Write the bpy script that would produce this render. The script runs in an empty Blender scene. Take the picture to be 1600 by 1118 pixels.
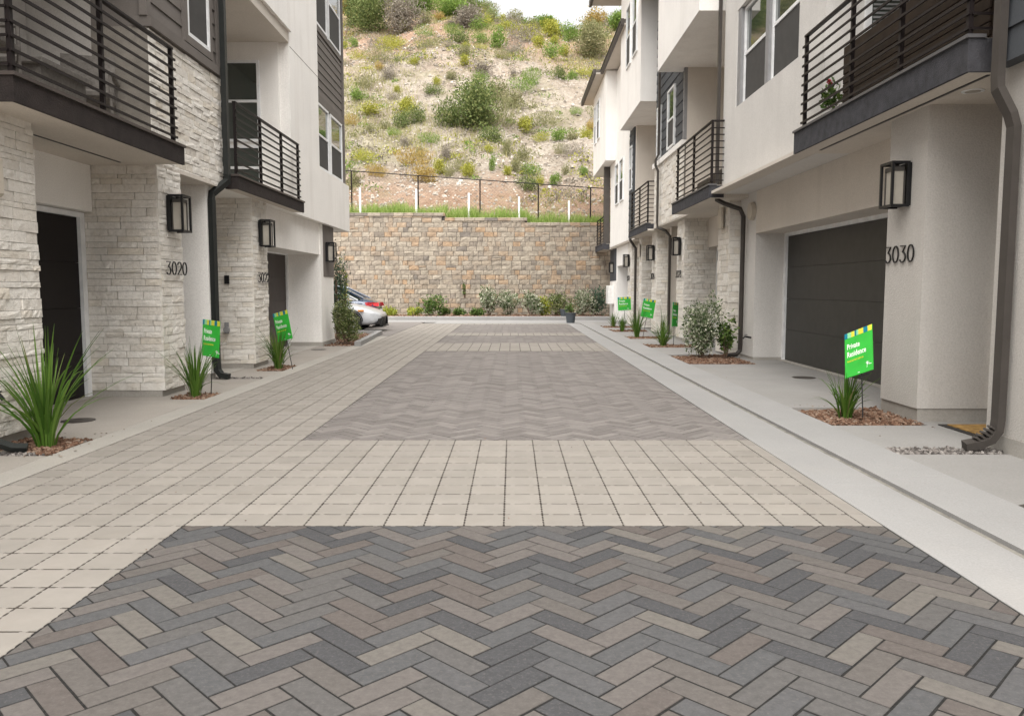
import bpy, math, random
import numpy as np
from mathutils import Vector, Matrix, noise

random.seed(11)
rnd = random.Random(5)
nrs = np.random.RandomState(3)
sc = bpy.context.scene
COL = sc.collection
PI = math.pi

# ------------------------------------------------------------------ camera, light, exposure
cam = bpy.data.cameras.new("camera")
cam.sensor_width = 36.0
cam.lens = 1240.0 / 1600.0 * 36.0
cam.clip_start = 0.05
cam.clip_end = 2000.0
cam_o = bpy.data.objects.new("camera", cam)
COL.objects.link(cam_o)
cam_o.location = (0, 0, 1.35)
cam_o.rotation_euler = (PI / 2 - math.atan(109 / 1240.0), 0, 0)
sc.camera = cam_o

SUN_EL, SUN_AZ = math.radians(63), math.radians(186)      # azimuth clockwise from +Y
world = bpy.data.worlds.new("World")
sc.world = world
world.use_nodes = True
wn, wl = world.node_tree.nodes, world.node_tree.links
wn.clear()
w_out = wn.new("ShaderNodeOutputWorld")
w_bg = wn.new("ShaderNodeBackground")
w_sky = wn.new("ShaderNodeTexSky")
w_sky.sky_type = 'NISHITA'
w_sky.sun_disc = False
w_sky.sun_elevation = SUN_EL
w_sky.sun_rotation = SUN_AZ
w_sky.dust_density = 3.0
w_sky.ozone_density = 1.0
w_bw = wn.new("ShaderNodeRGBToBW")                         # overcast: the same sky with most of its blue taken out
w_tint = wn.new("ShaderNodeMix"); w_tint.data_type = 'RGBA'; w_tint.blend_type = 'MULTIPLY'
w_tint.inputs[0].default_value = 1.0
w_tint.inputs[7].default_value = (1.0, 0.985, 0.96, 1)
w_mix = wn.new("ShaderNodeMix"); w_mix.data_type = 'RGBA'
w_mix.inputs[0].default_value = 0.96
wl.new(w_sky.outputs[0], w_bw.inputs[0])
wl.new(w_bw.outputs[0], w_tint.inputs[6])
wl.new(w_sky.outputs[0], w_mix.inputs[6])
wl.new(w_tint.outputs[2], w_mix.inputs[7])
wl.new(w_mix.outputs[2], w_bg.inputs[0])
w_bg.inputs[1].default_value = 0.15
wl.new(w_bg.outputs[0], w_out.inputs[0])

sun = bpy.data.lights.new("sun", 'SUN')
sun.energy = 1.5
sun.angle = math.radians(85)
sun.color = (1.0, 0.955, 0.89)
sun_o = bpy.data.objects.new("sun", sun)
COL.objects.link(sun_o)
sdir = Vector((math.sin(SUN_AZ) * math.cos(SUN_EL), math.cos(SUN_AZ) * math.cos(SUN_EL), math.sin(SUN_EL)))
sun_o.rotation_euler = sdir.to_track_quat('Z', 'Y').to_euler()
sun_o.location = (0, 0, 60)

sc.view_settings.view_transform = 'Standard'
sc.view_settings.look = 'None'
sc.view_settings.gamma = 1.0
sc.view_settings.use_curve_mapping = False
sc.view_settings.exposure = 1.64
sc.cycles.max_bounces = 7
sc.cycles.diffuse_bounces = 5
sc.cycles.glossy_bounces = 3
sc.cycles.transparent_max_bounces = 8

# ------------------------------------------------------------------ materials
def mat(name):
    m = bpy.data.materials.new(name); m.use_nodes = True
    nt = m.node_tree
    return m, nt.nodes, nt.links, nt.nodes["Principled BSDF"]

def ramp(nn, stops):
    r = nn.new("ShaderNodeValToRGB")
    cr = r.color_ramp
    while len(cr.elements) < len(stops): cr.elements.new(0.5)
    for e, (p, c) in zip(cr.elements, stops):
        e.position = p; e.color = (c[0], c[1], c[2], 1)
    return r

def rand_node(nn, ll):
    """a value that differs for every piece: object random + island random"""
    g = nn.new("ShaderNodeNewGeometry"); o = nn.new("ShaderNodeObjectInfo")
    a = nn.new("ShaderNodeMath"); a.operation = 'ADD'
    f = nn.new("ShaderNodeMath"); f.operation = 'FRACT'
    ll.new(g.outputs['Random Per Island'], a.inputs[0]); ll.new(o.outputs['Random'], a.inputs[1])
    ll.new(a.outputs[0], f.inputs[0])
    return f.outputs[0]

def noise_n(nn, ll, scale, detail=4, rough=0.55, vec=None, coord='Object', world_pos=False):
    t = nn.new("ShaderNodeTexNoise"); t.inputs['Scale'].default_value = scale
    t.inputs['Detail'].default_value = detail; t.inputs['Roughness'].default_value = rough
    if world_pos:
        g = nn.new("ShaderNodeNewGeometry"); ll.new(g.outputs['Position'], t.inputs['Vector'])
    elif vec is not None: ll.new(vec, t.inputs['Vector'])
    else:
        c = nn.new("ShaderNodeTexCoord"); ll.new(c.outputs[coord], t.inputs['Vector'])
    return t

def mixc(nn, ll, fac, a, b, mode='MIX'):
    m = nn.new("ShaderNodeMix"); m.data_type = 'RGBA'; m.blend_type = mode
    for sock, v in ((m.inputs[0], fac), (m.inputs[6], a), (m.inputs[7], b)):
        if isinstance(v, (int, float)): sock.default_value = v
        elif isinstance(v, tuple): sock.default_value = (v[0], v[1], v[2], 1)
        else: ll.new(v, sock)
    return m.outputs[2]

def bump(nn, ll, b, height, strength, dist):
    n = nn.new("ShaderNodeBump"); n.inputs['Strength'].default_value = strength
    n.inputs['Distance'].default_value = dist
    ll.new(height, n.inputs['Height']); ll.new(n.outputs[0], b.inputs['Normal'])
    return n

def m_surface(name, base, var=0.12, big=1.2, fine=45.0, bstr=0.35, bdist=0.004, rough=0.85, stain=None, stain_amt=0.35, piece=0.0, wpos=True, vstreak=False):
    """plastered / cast surface: broad mottling, fine grain, optional stains and per-piece variation"""
    m, nn, ll, b = mat(name)
    n1 = noise_n(nn, ll, big, 5, 0.6, world_pos=wpos)
    lo = tuple(c * (1 - var) for c in base); hi = tuple(min(1, c * (1 + var)) for c in base)
    r1 = ramp(nn, [(0.3, lo), (0.7, hi)])
    ll.new(n1.outputs[0], r1.inputs[0])
    col = r1.outputs[0]
    n2 = noise_n(nn, ll, fine, 3, 0.6, world_pos=wpos)
    r2 = ramp(nn, [(0.25, (0.86, 0.86, 0.86)), (0.75, (1.1, 1.1, 1.1))])
    ll.new(n2.outputs[0], r2.inputs[0])
    col = mixc(nn, ll, 1.0, col, r2.outputs[0], 'MULTIPLY')
    if stain:
        n3 = nn.new("ShaderNodeTexNoise"); n3.inputs['Scale'].default_value = 0.8; n3.inputs['Detail'].default_value = 8
        n3.inputs['Roughness'].default_value = 0.68
        g = nn.new("ShaderNodeNewGeometry")
        mp = nn.new("ShaderNodeMapping"); ll.new(g.outputs['Position'], mp.inputs[0])
        mp.inputs['Scale'].default_value = (3.0, 3.0, 0.35) if vstreak else (1, 0.6, 1)
        ll.new(mp.outputs[0], n3.inputs['Vector'])
        r3 = ramp(nn, [(0.5, (0, 0, 0)), (0.72, (stain_amt,) * 3)])
        ll.new(n3.outputs[0], r3.inputs[0])
        col = mixc(nn, ll, r3.outputs[0], col, stain)
    if piece:
        rv = rand_node(nn, ll)
        rp = ramp(nn, [(0, (1 - piece,) * 3), (1, (1 + piece * .7,) * 3)])
        ll.new(rv, rp.inputs[0])
        col = mixc(nn, ll, 1.0, col, rp.outputs[0], 'MULTIPLY')
    ll.new(col, b.inputs['Base Color'])
    b.inputs['Roughness'].default_value = rough
    b.inputs['Specular IOR Level'].default_value = 0.3
    bump(nn, ll, b, n2.outputs[0], bstr, bdist)
    return m

def m_pieces(name, stops, mott=0.25, mscale=9.0, fine=160.0, bstr=0.5, bdist=0.002, rough=0.85, rel=None, interp='LINEAR', wear=None):
    """bricks, stones, tiles: colour chosen per piece, mottled inside the piece"""
    m, nn, ll, b = mat(name)
    rv = rand_node(nn, ll)
    r = ramp(nn, stops); r.color_ramp.interpolation = interp
    ll.new(rv, r.inputs[0])
    n1 = noise_n(nn, ll, mscale, 5, 0.65, world_pos=True)
    r1 = ramp(nn, [(0.28, (1 - mott,) * 3), (0.72, (1 + mott,) * 3)])
    ll.new(n1.outputs[0], r1.inputs[0])
    col = mixc(nn, ll, 1.0, r.outputs[0], r1.outputs[0], 'MULTIPLY')
    if wear:
        n3 = noise_n(nn, ll, wear[1], 6, 0.7, world_pos=True)
        r3 = ramp(nn, [(0.52, (0, 0, 0)), (0.7, (wear[2],) * 3)])
        ll.new(n3.outputs[0], r3.inputs[0])
        col = mixc(nn, ll, r3.outputs[0], col, wear[0])
    ll.new(col, b.inputs['Base Color'])
    b.inputs['Roughness'].default_value = rough
    b.inputs['Specular IOR Level'].default_value = 0.3
    n2 = noise_n(nn, ll, fine, 3, 0.65, world_pos=True)
    h = n2.outputs[0]
    if rel:
        n4 = noise_n(nn, ll, rel[0], 4, 0.6, world_pos=True)
        a = nn.new("ShaderNodeMath"); a.operation = 'MULTIPLY_ADD'
        ll.new(n4.outputs[0], a.inputs[0]); a.inputs[1].default_value = rel[1]; ll.new(h, a.inputs[2])
        h = a.outputs[0]
    bump(nn, ll, b, h, bstr, bdist)
    return m

def m_plain(name, c, rough=0.5, metal=0.0, spec=0.5, coat=0.0, grain=0.0):
    m, nn, ll, b = mat(name)
    n1 = noise_n(nn, ll, 6.0, 4, 0.6, world_pos=True)
    r = ramp(nn, [(0.3, tuple(x * 0.88 for x in c)), (0.7, tuple(min(1, x * 1.1) for x in c))])
    ll.new(n1.outputs[0], r.inputs[0]); ll.new(r.outputs[0], b.inputs['Base Color'])
    b.inputs['Roughness'].default_value = rough; b.inputs['Metallic'].default_value = metal
    b.inputs['Specular IOR Level'].default_value = spec; b.inputs['Coat Weight'].default_value = coat
    if grain:
        n2 = noise_n(nn, ll, 300.0, 2, 0.5, world_pos=True)
        bump(nn, ll, b, n2.outputs[0], grain, 0.002)
    return m

def m_leaf(name, stops, rough=0.55, trans=0.25):
    m, nn, ll, b = mat(name)
    rv = rand_node(nn, ll)
    r = ramp(nn, stops); ll.new(rv, r.inputs[0])
    ll.new(r.outputs[0], b.inputs['Base Color'])
    b.inputs['Roughness'].default_value = rough
    b.inputs['Specular IOR Level'].default_value = 0.25
    t = nn.new("ShaderNodeBsdfTranslucent"); ll.new(r.outputs[0], t.inputs[0])
    mx = nn.new("ShaderNodeMixShader"); mx.inputs[0].default_value = trans
    out = nn["Material Output"]
    ll.new(b.outputs[0], mx.inputs[1]); ll.new(t.outputs[0], mx.inputs[2]); ll.new(mx.outputs[0], out.inputs[0])
    return m

def m_glass(name, tint=(0.02, 0.025, 0.025), rough=0.03):
    m, nn, ll, b = mat(name)
    b.inputs['Base Color'].default_value = (*tint, 1)
    b.inputs['Roughness'].default_value = rough
    b.inputs['Specular IOR Level'].default_value = 0.9
    b.inputs['Coat Weight'].default_value = 0.6
    b.inputs['Coat Roughness'].default_value = 0.02
    n = noise_n(nn, ll, 1.3, 2, 0.5, world_pos=True)
    bump(nn, ll, b, n.outputs[0], 0.08, 0.02)
    return m

M = {}
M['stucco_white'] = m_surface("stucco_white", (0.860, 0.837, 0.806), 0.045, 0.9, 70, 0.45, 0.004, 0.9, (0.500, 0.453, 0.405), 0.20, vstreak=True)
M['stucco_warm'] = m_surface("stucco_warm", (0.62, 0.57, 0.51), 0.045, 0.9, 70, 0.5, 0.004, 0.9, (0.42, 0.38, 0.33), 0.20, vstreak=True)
M['stucco_grey'] = m_surface("stucco_grey", (0.50, 0.475, 0.445), 0.045, 1.1, 60, 0.9, 0.006, 0.9, (0.36, 0.33, 0.30), 0.20, vstreak=True)
M['stucco_cool'] = m_surface("stucco_cool", (0.62, 0.60, 0.575), 0.045, 1.1, 70, 0.5, 0.004, 0.9, (0.42, 0.4, 0.38), 0.20, vstreak=True)
M['footing'] = m_surface("footing", (0.36, 0.34, 0.31), 0.12, 2.5, 60, 0.4, 0.003, 0.9, (0.22, 0.19, 0.16), 0.5)
M['concrete'] = m_surface("concrete", (0.255, 0.247, 0.237), 0.10, 0.7, 90, 0.3, 0.002, 0.88, (0.232, 0.216, 0.197), 0.35)
M['concrete_pale'] = m_surface("concrete_pale", (0.271, 0.266, 0.261), 0.07, 0.8, 90, 0.25, 0.002, 0.88, (0.312, 0.293, 0.273), 0.4)
M['concrete_left'] = m_surface("concrete_left", (0.287, 0.263, 0.236), 0.10, 0.7, 90, 0.3, 0.002, 0.88, (0.252, 0.215, 0.180), 0.35)
M['concrete_strip'] = m_surface("concrete_strip", (0.310, 0.292, 0.264), 0.08, 1.0, 90, 0.3, 0.002, 0.88, (0.329, 0.292, 0.246), 0.35)
M['joint_dirt'] = m_surface("joint_dirt", (0.040, 0.033, 0.027), 0.45, 8, 220, 0.8, 0.004, 0.95)
M['joint_sand'] = m_surface("joint_sand", (0.018, 0.017, 0.016), 0.6, 60, 260, 1.0, 0.006, 0.95)
M['soil'] = m_surface("soil", (0.20, 0.15, 0.11), 0.3, 1.5, 30, 0.8, 0.02, 0.95)
M['brick'] = m_pieces("brick", [(0.0, (0.049, 0.049, 0.052)), (0.13, (0.067, 0.067, 0.069)), (0.30, (0.089, 0.080, 0.074)), (0.46, (0.102, 0.091, 0.085)), (0.62, (0.079, 0.075, 0.073)), (0.74, (0.085, 0.073, 0.067)), (0.86, (0.113, 0.103, 0.093)), (0.94, (0.072, 0.071, 0.073))], 0.20, 30, 420, 0.9, 0.002, 0.80, interp='CONSTANT', wear=((0.138, 0.128, 0.119), 75.0, 0.5))  # same bricks as brick_far; vignetting at the frame's bottom is put into this darker colour
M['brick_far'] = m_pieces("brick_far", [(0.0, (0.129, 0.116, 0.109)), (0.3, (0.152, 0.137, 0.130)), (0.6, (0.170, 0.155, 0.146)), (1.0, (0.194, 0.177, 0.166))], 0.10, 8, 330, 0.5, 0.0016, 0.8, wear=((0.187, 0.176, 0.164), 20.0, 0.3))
M['tile'] = m_pieces("tile", [(0.0, (0.218, 0.200, 0.178)), (0.5, (0.235, 0.216, 0.194)), (1.0, (0.252, 0.231, 0.206))], 0.07, 5, 260, 0.4, 0.0014, 0.85, wear=((0.204, 0.180, 0.154), 3.0, 0.3))
M['stone'] = m_pieces("stone", [(0.0, (0.632, 0.591, 0.533)), (0.35, (0.716, 0.683, 0.630)), (0.75, (0.763, 0.733, 0.684)), (1.0, (0.651, 0.596, 0.515))], 0.10, 16, 60, 0.75, 0.009, 0.88, rel=(24, 1.8), wear=((0.512, 0.449, 0.364), 6.0, 0.4))
M['stone_back'] = m_surface("stone_back", (0.22, 0.20, 0.175), 0.2, 4, 60, 0.6, 0.006, 0.95)
M['block'] = m_pieces("block", [(0.0, (0.231, 0.198, 0.164)), (0.2, (0.316, 0.273, 0.221)), (0.5, (0.359, 0.313, 0.253)), (0.72, (0.307, 0.250, 0.193)), (0.86, (0.359, 0.250, 0.161)), (0.93, (0.342, 0.285, 0.224)), (1.0, (0.188, 0.166, 0.146))], 0.28, 4.5, 30, 0.8, 0.02, 0.92, rel=(12, 1.0), wear=((0.171, 0.147, 0.128), 2.6, 0.65))
M['block_back'] = m_surface("block_back", (0.10, 0.09, 0.08), 0.2, 4, 40, 0.6, 0.01, 0.95)
M['siding_brown'] = m_surface("siding_brown", (0.157, 0.140, 0.128), 0.06, 3, 80, 0.2, 0.002, 0.75, piece=0.05)
M['siding_slate'] = m_surface("siding_slate", (0.069, 0.075, 0.084), 0.06, 3, 80, 0.2, 0.002, 0.7, piece=0.05)
M['trim_grey'] = m_plain("trim_grey", (0.24, 0.24, 0.245), 0.6)
M['fascia_brown'] = m_surface("fascia_brown", (0.027, 0.021, 0.020), 0.30, 9, 75, 1.0, 0.010, 0.85, (0.056, 0.042, 0.037), 0.4)
M['fascia_slate'] = m_surface("fascia_slate", (0.049, 0.049, 0.056), 0.30, 9, 75, 1.0, 0.010, 0.85, (0.093, 0.089, 0.093), 0.35)
M['cap_brown'] = m_plain("cap_brown", (0.060, 0.047, 0.042), 0.5)
M['cap_slate'] = m_plain("cap_slate", (0.085, 0.083, 0.087), 0.5)
M['rail'] = m_plain("rail_paint", (0.014, 0.010, 0.010), 0.5, spec=0.22)
M['pipe_dark'] = m_plain("pipe_dark", (0.022, 0.024, 0.023), 0.45, spec=0.22)
M['pipe_grey'] = m_plain("pipe_grey", (0.060, 0.053, 0.048), 0.45, spec=0.22)
M['gutter_metal'] = m_plain("gutter_metal", (0.085, 0.075, 0.068), 0.5, spec=0.22)
M['vinyl_white'] = m_plain("vinyl_white", (0.78, 0.79, 0.80), 0.4)
M['door_brown'] = m_plain("door_brown", (0.008, 0.005, 0.005), 0.5, grain=0.1, spec=0.22)
M['door_taupe'] = m_plain("door_taupe", (0.060, 0.048, 0.044), 0.5, grain=0.1, spec=0.22)
M['door_grey'] = m_plain("door_grey", (0.055, 0.053, 0.049), 0.5, grain=0.1, spec=0.22)
M['door_paint'] = m_plain("door_paint", (0.16, 0.15, 0.14), 0.5)
M['black_metal'] = m_plain("black_metal", (0.014, 0.014, 0.015), 0.38, spec=0.22)
M['glass'] = m_glass("glass", (0.028, 0.040, 0.033))  # greenish reflection in the panes is put into the base colour
M['screen'] = m_plain("insect_screen", (0.051, 0.049, 0.047), 0.8)
M['frosted'] = m_plain("frosted", (0.40, 0.37, 0.32), 0.4)
M['lamp_back'] = m_plain("lamp_back", (0.060, 0.055, 0.050), 0.5)
M['beige_plastic'] = m_plain("beige_plastic", (0.50, 0.45, 0.38), 0.5)
M['white_plastic'] = m_plain("white_plastic", (0.72, 0.71, 0.69), 0.5)
M['roof'] = m_surface("roof_tile", (0.14, 0.125, 0.11), 0.2, 2, 30, 0.5, 0.01, 0.9)
M['wicker'] = m_surface("wicker", (0.075, 0.062, 0.05), 0.3, 20, 160, 1.0, 0.01, 0.8)
M['wicker_pale'] = m_surface("wicker_pale", (0.17, 0.155, 0.14), 0.25, 20, 160, 1.0, 0.008, 0.8)
M['wood_dark'] = m_surface("wood_dark", (0.033, 0.021, 0.013), 0.3, 5, 60, 0.5, 0.003, 0.7, piece=0.2)
M['mulch'] = m_leaf("mulch", [(0, (0.072, 0.038, 0.024)), (0.4, (0.158, 0.087, 0.056)), (0.75, (0.230, 0.144, 0.100)), (1, (0.288, 0.220, 0.168))], 0.9, 0.0)
M['gravel'] = m_leaf("gravel", [(0, (0.070, 0.063, 0.059)), (0.5, (0.196, 0.175, 0.161)), (1, (0.322, 0.301, 0.280))], 0.9, 0.0)
M['sign_green'] = m_plain("sign_green", (0.035, 0.42, 0.045), 0.45)
M['sign_yellow'] = m_plain("sign_yellow", (0.62, 0.60, 0.05), 0.45)
M['sign_teal'] = m_plain("sign_teal", (0.0, 0.18, 0.26), 0.45)
M['sign_mint'] = m_plain("sign_mint", (0.25, 0.60, 0.30), 0.45)
M['sign_white'] = m_plain("sign_white", (0.80, 0.82, 0.78), 0.45)
M['car_white'] = m_plain("car_white", (0.501, 0.517, 0.541), 0.28, 0.0, 0.5, 0.8)
M['car_blue'] = m_plain("car_blue", (0.012, 0.032, 0.075), 0.22, 0.2, 0.5, 1.0)
M['car_trim'] = m_plain("car_trim", (0.012, 0.012, 0.013), 0.4, spec=0.22)
M['tyre'] = m_plain("tyre", (0.02, 0.02, 0.02), 0.85)
M['rim'] = m_plain("rim", (0.45, 0.45, 0.46), 0.3, 0.8)
M['lens_red'] = m_plain("lens_red", (0.60, 0.01, 0.02), 0.15, 0, 0.6, 1.0)
M['lens_clear'] = m_plain("lens_clear", (0.55, 0.58, 0.62), 0.12, 0, 0.6, 1.0)
M['lens_amber'] = m_plain("lens_amber", (0.65, 0.22, 0.03), 0.2, 0, 0.6, 1.0)
M['plate'] = m_plain("plate", (0.7, 0.7, 0.68), 0.4)
M['mat_coir'] = m_surface("mat_coir", (0.30, 0.18, 0.06), 0.5, 14, 160, 0.8, 0.006, 0.95)
M['rubber'] = m_plain("rubber", (0.018, 0.016, 0.015), 0.7)
M['pot_grey'] = m_plain("pot_grey", (0.05, 0.06, 0.07), 0.6)
M['bark'] = m_surface("bark", (0.15, 0.10, 0.07), 0.3, 12, 60, 0.8, 0.004, 0.9)
M['rock'] = m_pieces("rock", [(0, (0.22, 0.19, 0.16)), (0.5, (0.36, 0.32, 0.275)), (1, (0.50, 0.46, 0.41))], 0.2, 3, 30, 0.6, 0.02, 0.95)
M['petal'] = m_leaf("petal", [(0, (0.45, 0.02, 0.04)), (1, (0.6, 0.05, 0.08))])
M['blade'] = m_leaf("blade", [(0, (0.047, 0.111, 0.015)), (0.5, (0.085, 0.170, 0.024)), (0.85, (0.136, 0.230, 0.043)), (0.97, (0.187, 0.204, 0.068)), (1, (0.255, 0.204, 0.102))], 0.4, 0.3)
M['grass'] = m_leaf("grass", [(0, (0.17, 0.27, 0.05)), (0.6, (0.30, 0.42, 0.10)), (1, (0.46, 0.50, 0.22))], 0.6, 0.35)
M['grass_dry'] = m_leaf("grass_dry", [(0, (0.20, 0.22, 0.07)), (0.5, (0.34, 0.32, 0.13)), (1, (0.46, 0.41, 0.24))], 0.8, 0.3)
M['leaf_green'] = m_leaf("leaf_green", [(0, (0.045, 0.085, 0.02)), (0.5, (0.085, 0.15, 0.035)), (1, (0.17, 0.24, 0.06))])
M['leaf_silver'] = m_leaf("leaf_silver", [(0, (0.06, 0.10, 0.04)), (0.45, (0.12, 0.17, 0.07)), (0.6, (0.38, 0.40, 0.28)), (1, (0.60, 0.60, 0.48))])
M['leaf_teal'] = m_leaf("leaf_teal", [(0, (0.035, 0.065, 0.045)), (0.5, (0.07, 0.12, 0.08)), (1, (0.13, 0.19, 0.12))])
M['leaf_lime'] = m_leaf("leaf_lime", [(0, (0.18, 0.24, 0.03)), (0.5, (0.32, 0.36, 0.05)), (1, (0.46, 0.44, 0.09))])
M['leaf_mixed'] = m_leaf("leaf_mixed", [(0, (0.055, 0.085, 0.025)), (0.5, (0.13, 0.17, 0.05)), (0.8, (0.24, 0.26, 0.11)), (1, (0.42, 0.42, 0.26))])
M['scrub_green'] = m_leaf("scrub_green", [(0, (0.095, 0.165, 0.032)), (0.5, (0.162, 0.253, 0.049)), (1, (0.257, 0.352, 0.084))], 0.7, 0.3)
M['scrub_yellow'] = m_leaf("scrub_yellow", [(0, (0.200, 0.212, 0.030)), (0.5, (0.330, 0.339, 0.053)), (1, (0.480, 0.456, 0.098))], 0.7, 0.3)
M['scrub_olive'] = m_leaf("scrub_olive", [(0, (0.15, 0.16, 0.07)), (0.5, (0.25, 0.25, 0.12)), (1, (0.36, 0.33, 0.19))], 0.7, 0.3)
M['scrub_grey'] = m_leaf("scrub_grey", [(0, (0.16, 0.14, 0.11)), (0.5, (0.25, 0.22, 0.18)), (1, (0.36, 0.32, 0.27))], 0.8, 0.2)
M['scrub_dark'] = m_leaf("scrub_dark", [(0, (0.075, 0.105, 0.035)), (0.5, (0.135, 0.18, 0.055)), (0.85, (0.22, 0.26, 0.09)), (1, (0.34, 0.34, 0.15))], 0.7, 0.3)
M['scrub_orange'] = m_leaf("scrub_orange", [(0, (0.26, 0.19, 0.05)), (0.5, (0.40, 0.28, 0.09)), (1, (0.48, 0.38, 0.14))], 0.7, 0.3)

def hill_material():
    m, nn, ll, b = mat("hill_ground")
    g = nn.new("ShaderNodeNewGeometry")
    sep = nn.new("ShaderNodeSeparateXYZ"); ll.new(g.outputs['Position'], sep.inputs[0])
    n1 = noise_n(nn, ll, 0.55, 7, 0.68, world_pos=True)
    r1 = ramp(nn, [(0.28, (0.25, 0.205, 0.165)), (0.45, (0.37, 0.32, 0.27)), (0.62, (0.47, 0.425, 0.37)), (0.8, (0.53, 0.49, 0.44))])
    ll.new(n1.outputs[0], r1.inputs[0])
    # red soil near the crest and on the cut bank behind the fence
    n2 = noise_n(nn, ll, 0.22, 5, 0.6, world_pos=True)
    def zone(lo, hi, k):
        mr = nn.new("ShaderNodeMapRange"); mr.interpolation_type = 'SMOOTHSTEP'
        mr.inputs[1].default_value = lo; mr.inputs[2].default_value = hi
        a = nn.new("ShaderNodeMath"); a.operation = 'MULTIPLY_ADD'
        ll.new(n2.outputs[0], a.inputs[0]); a.inputs[1].default_value = k; ll.new(sep.outputs[2], a.inputs[2])
        ll.new(a.outputs[0], mr.inputs[0]); return mr.outputs[0]
    up = zone(20.5, 26.0, 9.0)
    low = zone(10.2, 7.8, 4.0)
    mx = nn.new("ShaderNodeMath"); mx.operation = 'MAXIMUM'; ll.new(up, mx.inputs[0]); ll.new(low, mx.inputs[1])
    n4 = noise_n(nn, ll, 0.9, 6, 0.7, world_pos=True)
    rr = ramp(nn, [(0.3, (0.32, 0.19, 0.125)), (0.6, (0.42, 0.29, 0.21)), (0.8, (0.47, 0.375, 0.30))])
    ll.new(n4.outputs[0], rr.inputs[0])
    ms = nn.new("ShaderNodeMath"); ms.operation = 'MULTIPLY'; ms.inputs[1].default_value = 0.8; ll.new(mx.outputs[0], ms.inputs[0])
    c = mixc(nn, ll, ms.outputs[0], r1.outputs[0], rr.outputs[0])
    # dry and green grass cover in patches
    n5 = noise_n(nn, ll, 0.17, 8, 0.72, world_pos=True)
    r5 = ramp(nn, [(0.50, (0, 0, 0)), (0.66, (0.7, 0.7, 0.7))])
    ll.new(n5.outputs[0], r5.inputs[0])
    n6 = noise_n(nn, ll, 3.2, 4, 0.7, world_pos=True)
    r6 = ramp(nn, [(0.35, (0.19, 0.20, 0.085)), (0.6, (0.32, 0.30, 0.17)), (0.75, (0.42, 0.37, 0.27))])
    ll.new(n6.outputs[0], r6.inputs[0])
    c = mixc(nn, ll, r5.outputs[0], c, r6.outputs[0])
    # fine speckle of twigs and stones
    n7 = noise_n(nn, ll, 3.4, 8, 0.82, world_pos=True)
    r7 = ramp(nn, [(0.36, (0.60, 0.56, 0.50)), (0.47, (0.92, 0.90, 0.87)), (0.56, (1.05, 1.03, 1.0)), (0.66, (1.2, 1.17, 1.12))])
    ll.new(n7.outputs[0], r7.inputs[0])
    c = mixc(nn, ll, 1.0, c, r7.outputs[0], 'MULTIPLY')
    ll.new(c, b.inputs['Base Color']); b.inputs['Roughness'].default_value = 0.97
    b.inputs['Specular IOR Level'].default_value = 0.1
    bump(nn, ll, b, n7.outputs[0], 0.9, 0.35)
    return m
M['hill'] = hill_material()

# ------------------------------------------------------------------ mesh helpers
def link(o): COL.objects.link(o); return o

def tag(o, label=None, cat=None, group=None, kind=None):
    if label: o['label'] = label
    if cat: o['category'] = cat
    if group: o['group'] = group
    if kind: o['kind'] = kind
    return o

def empty(name, loc=(0, 0, 0), rz=0, **kw):
    o = bpy.data.objects.new(name, None); o.empty_display_size = 0.2
    o.location = loc; o.rotation_euler = (0, 0, rz); link(o); tag(o, **kw); return o

WORLD = {}                                     # translation of things whose parts are written in world coordinates
def child(o, parent, world=True):
    """parent o; a part written in world coordinates is shifted back by its parents' places"""
    if parent is not None:
        o.parent = parent
        if world:
            off = Vector((0, 0, 0)); q = parent
            while q is not None: off += q.location; q = q.parent
            o.location = o.location - off
    return o

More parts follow.
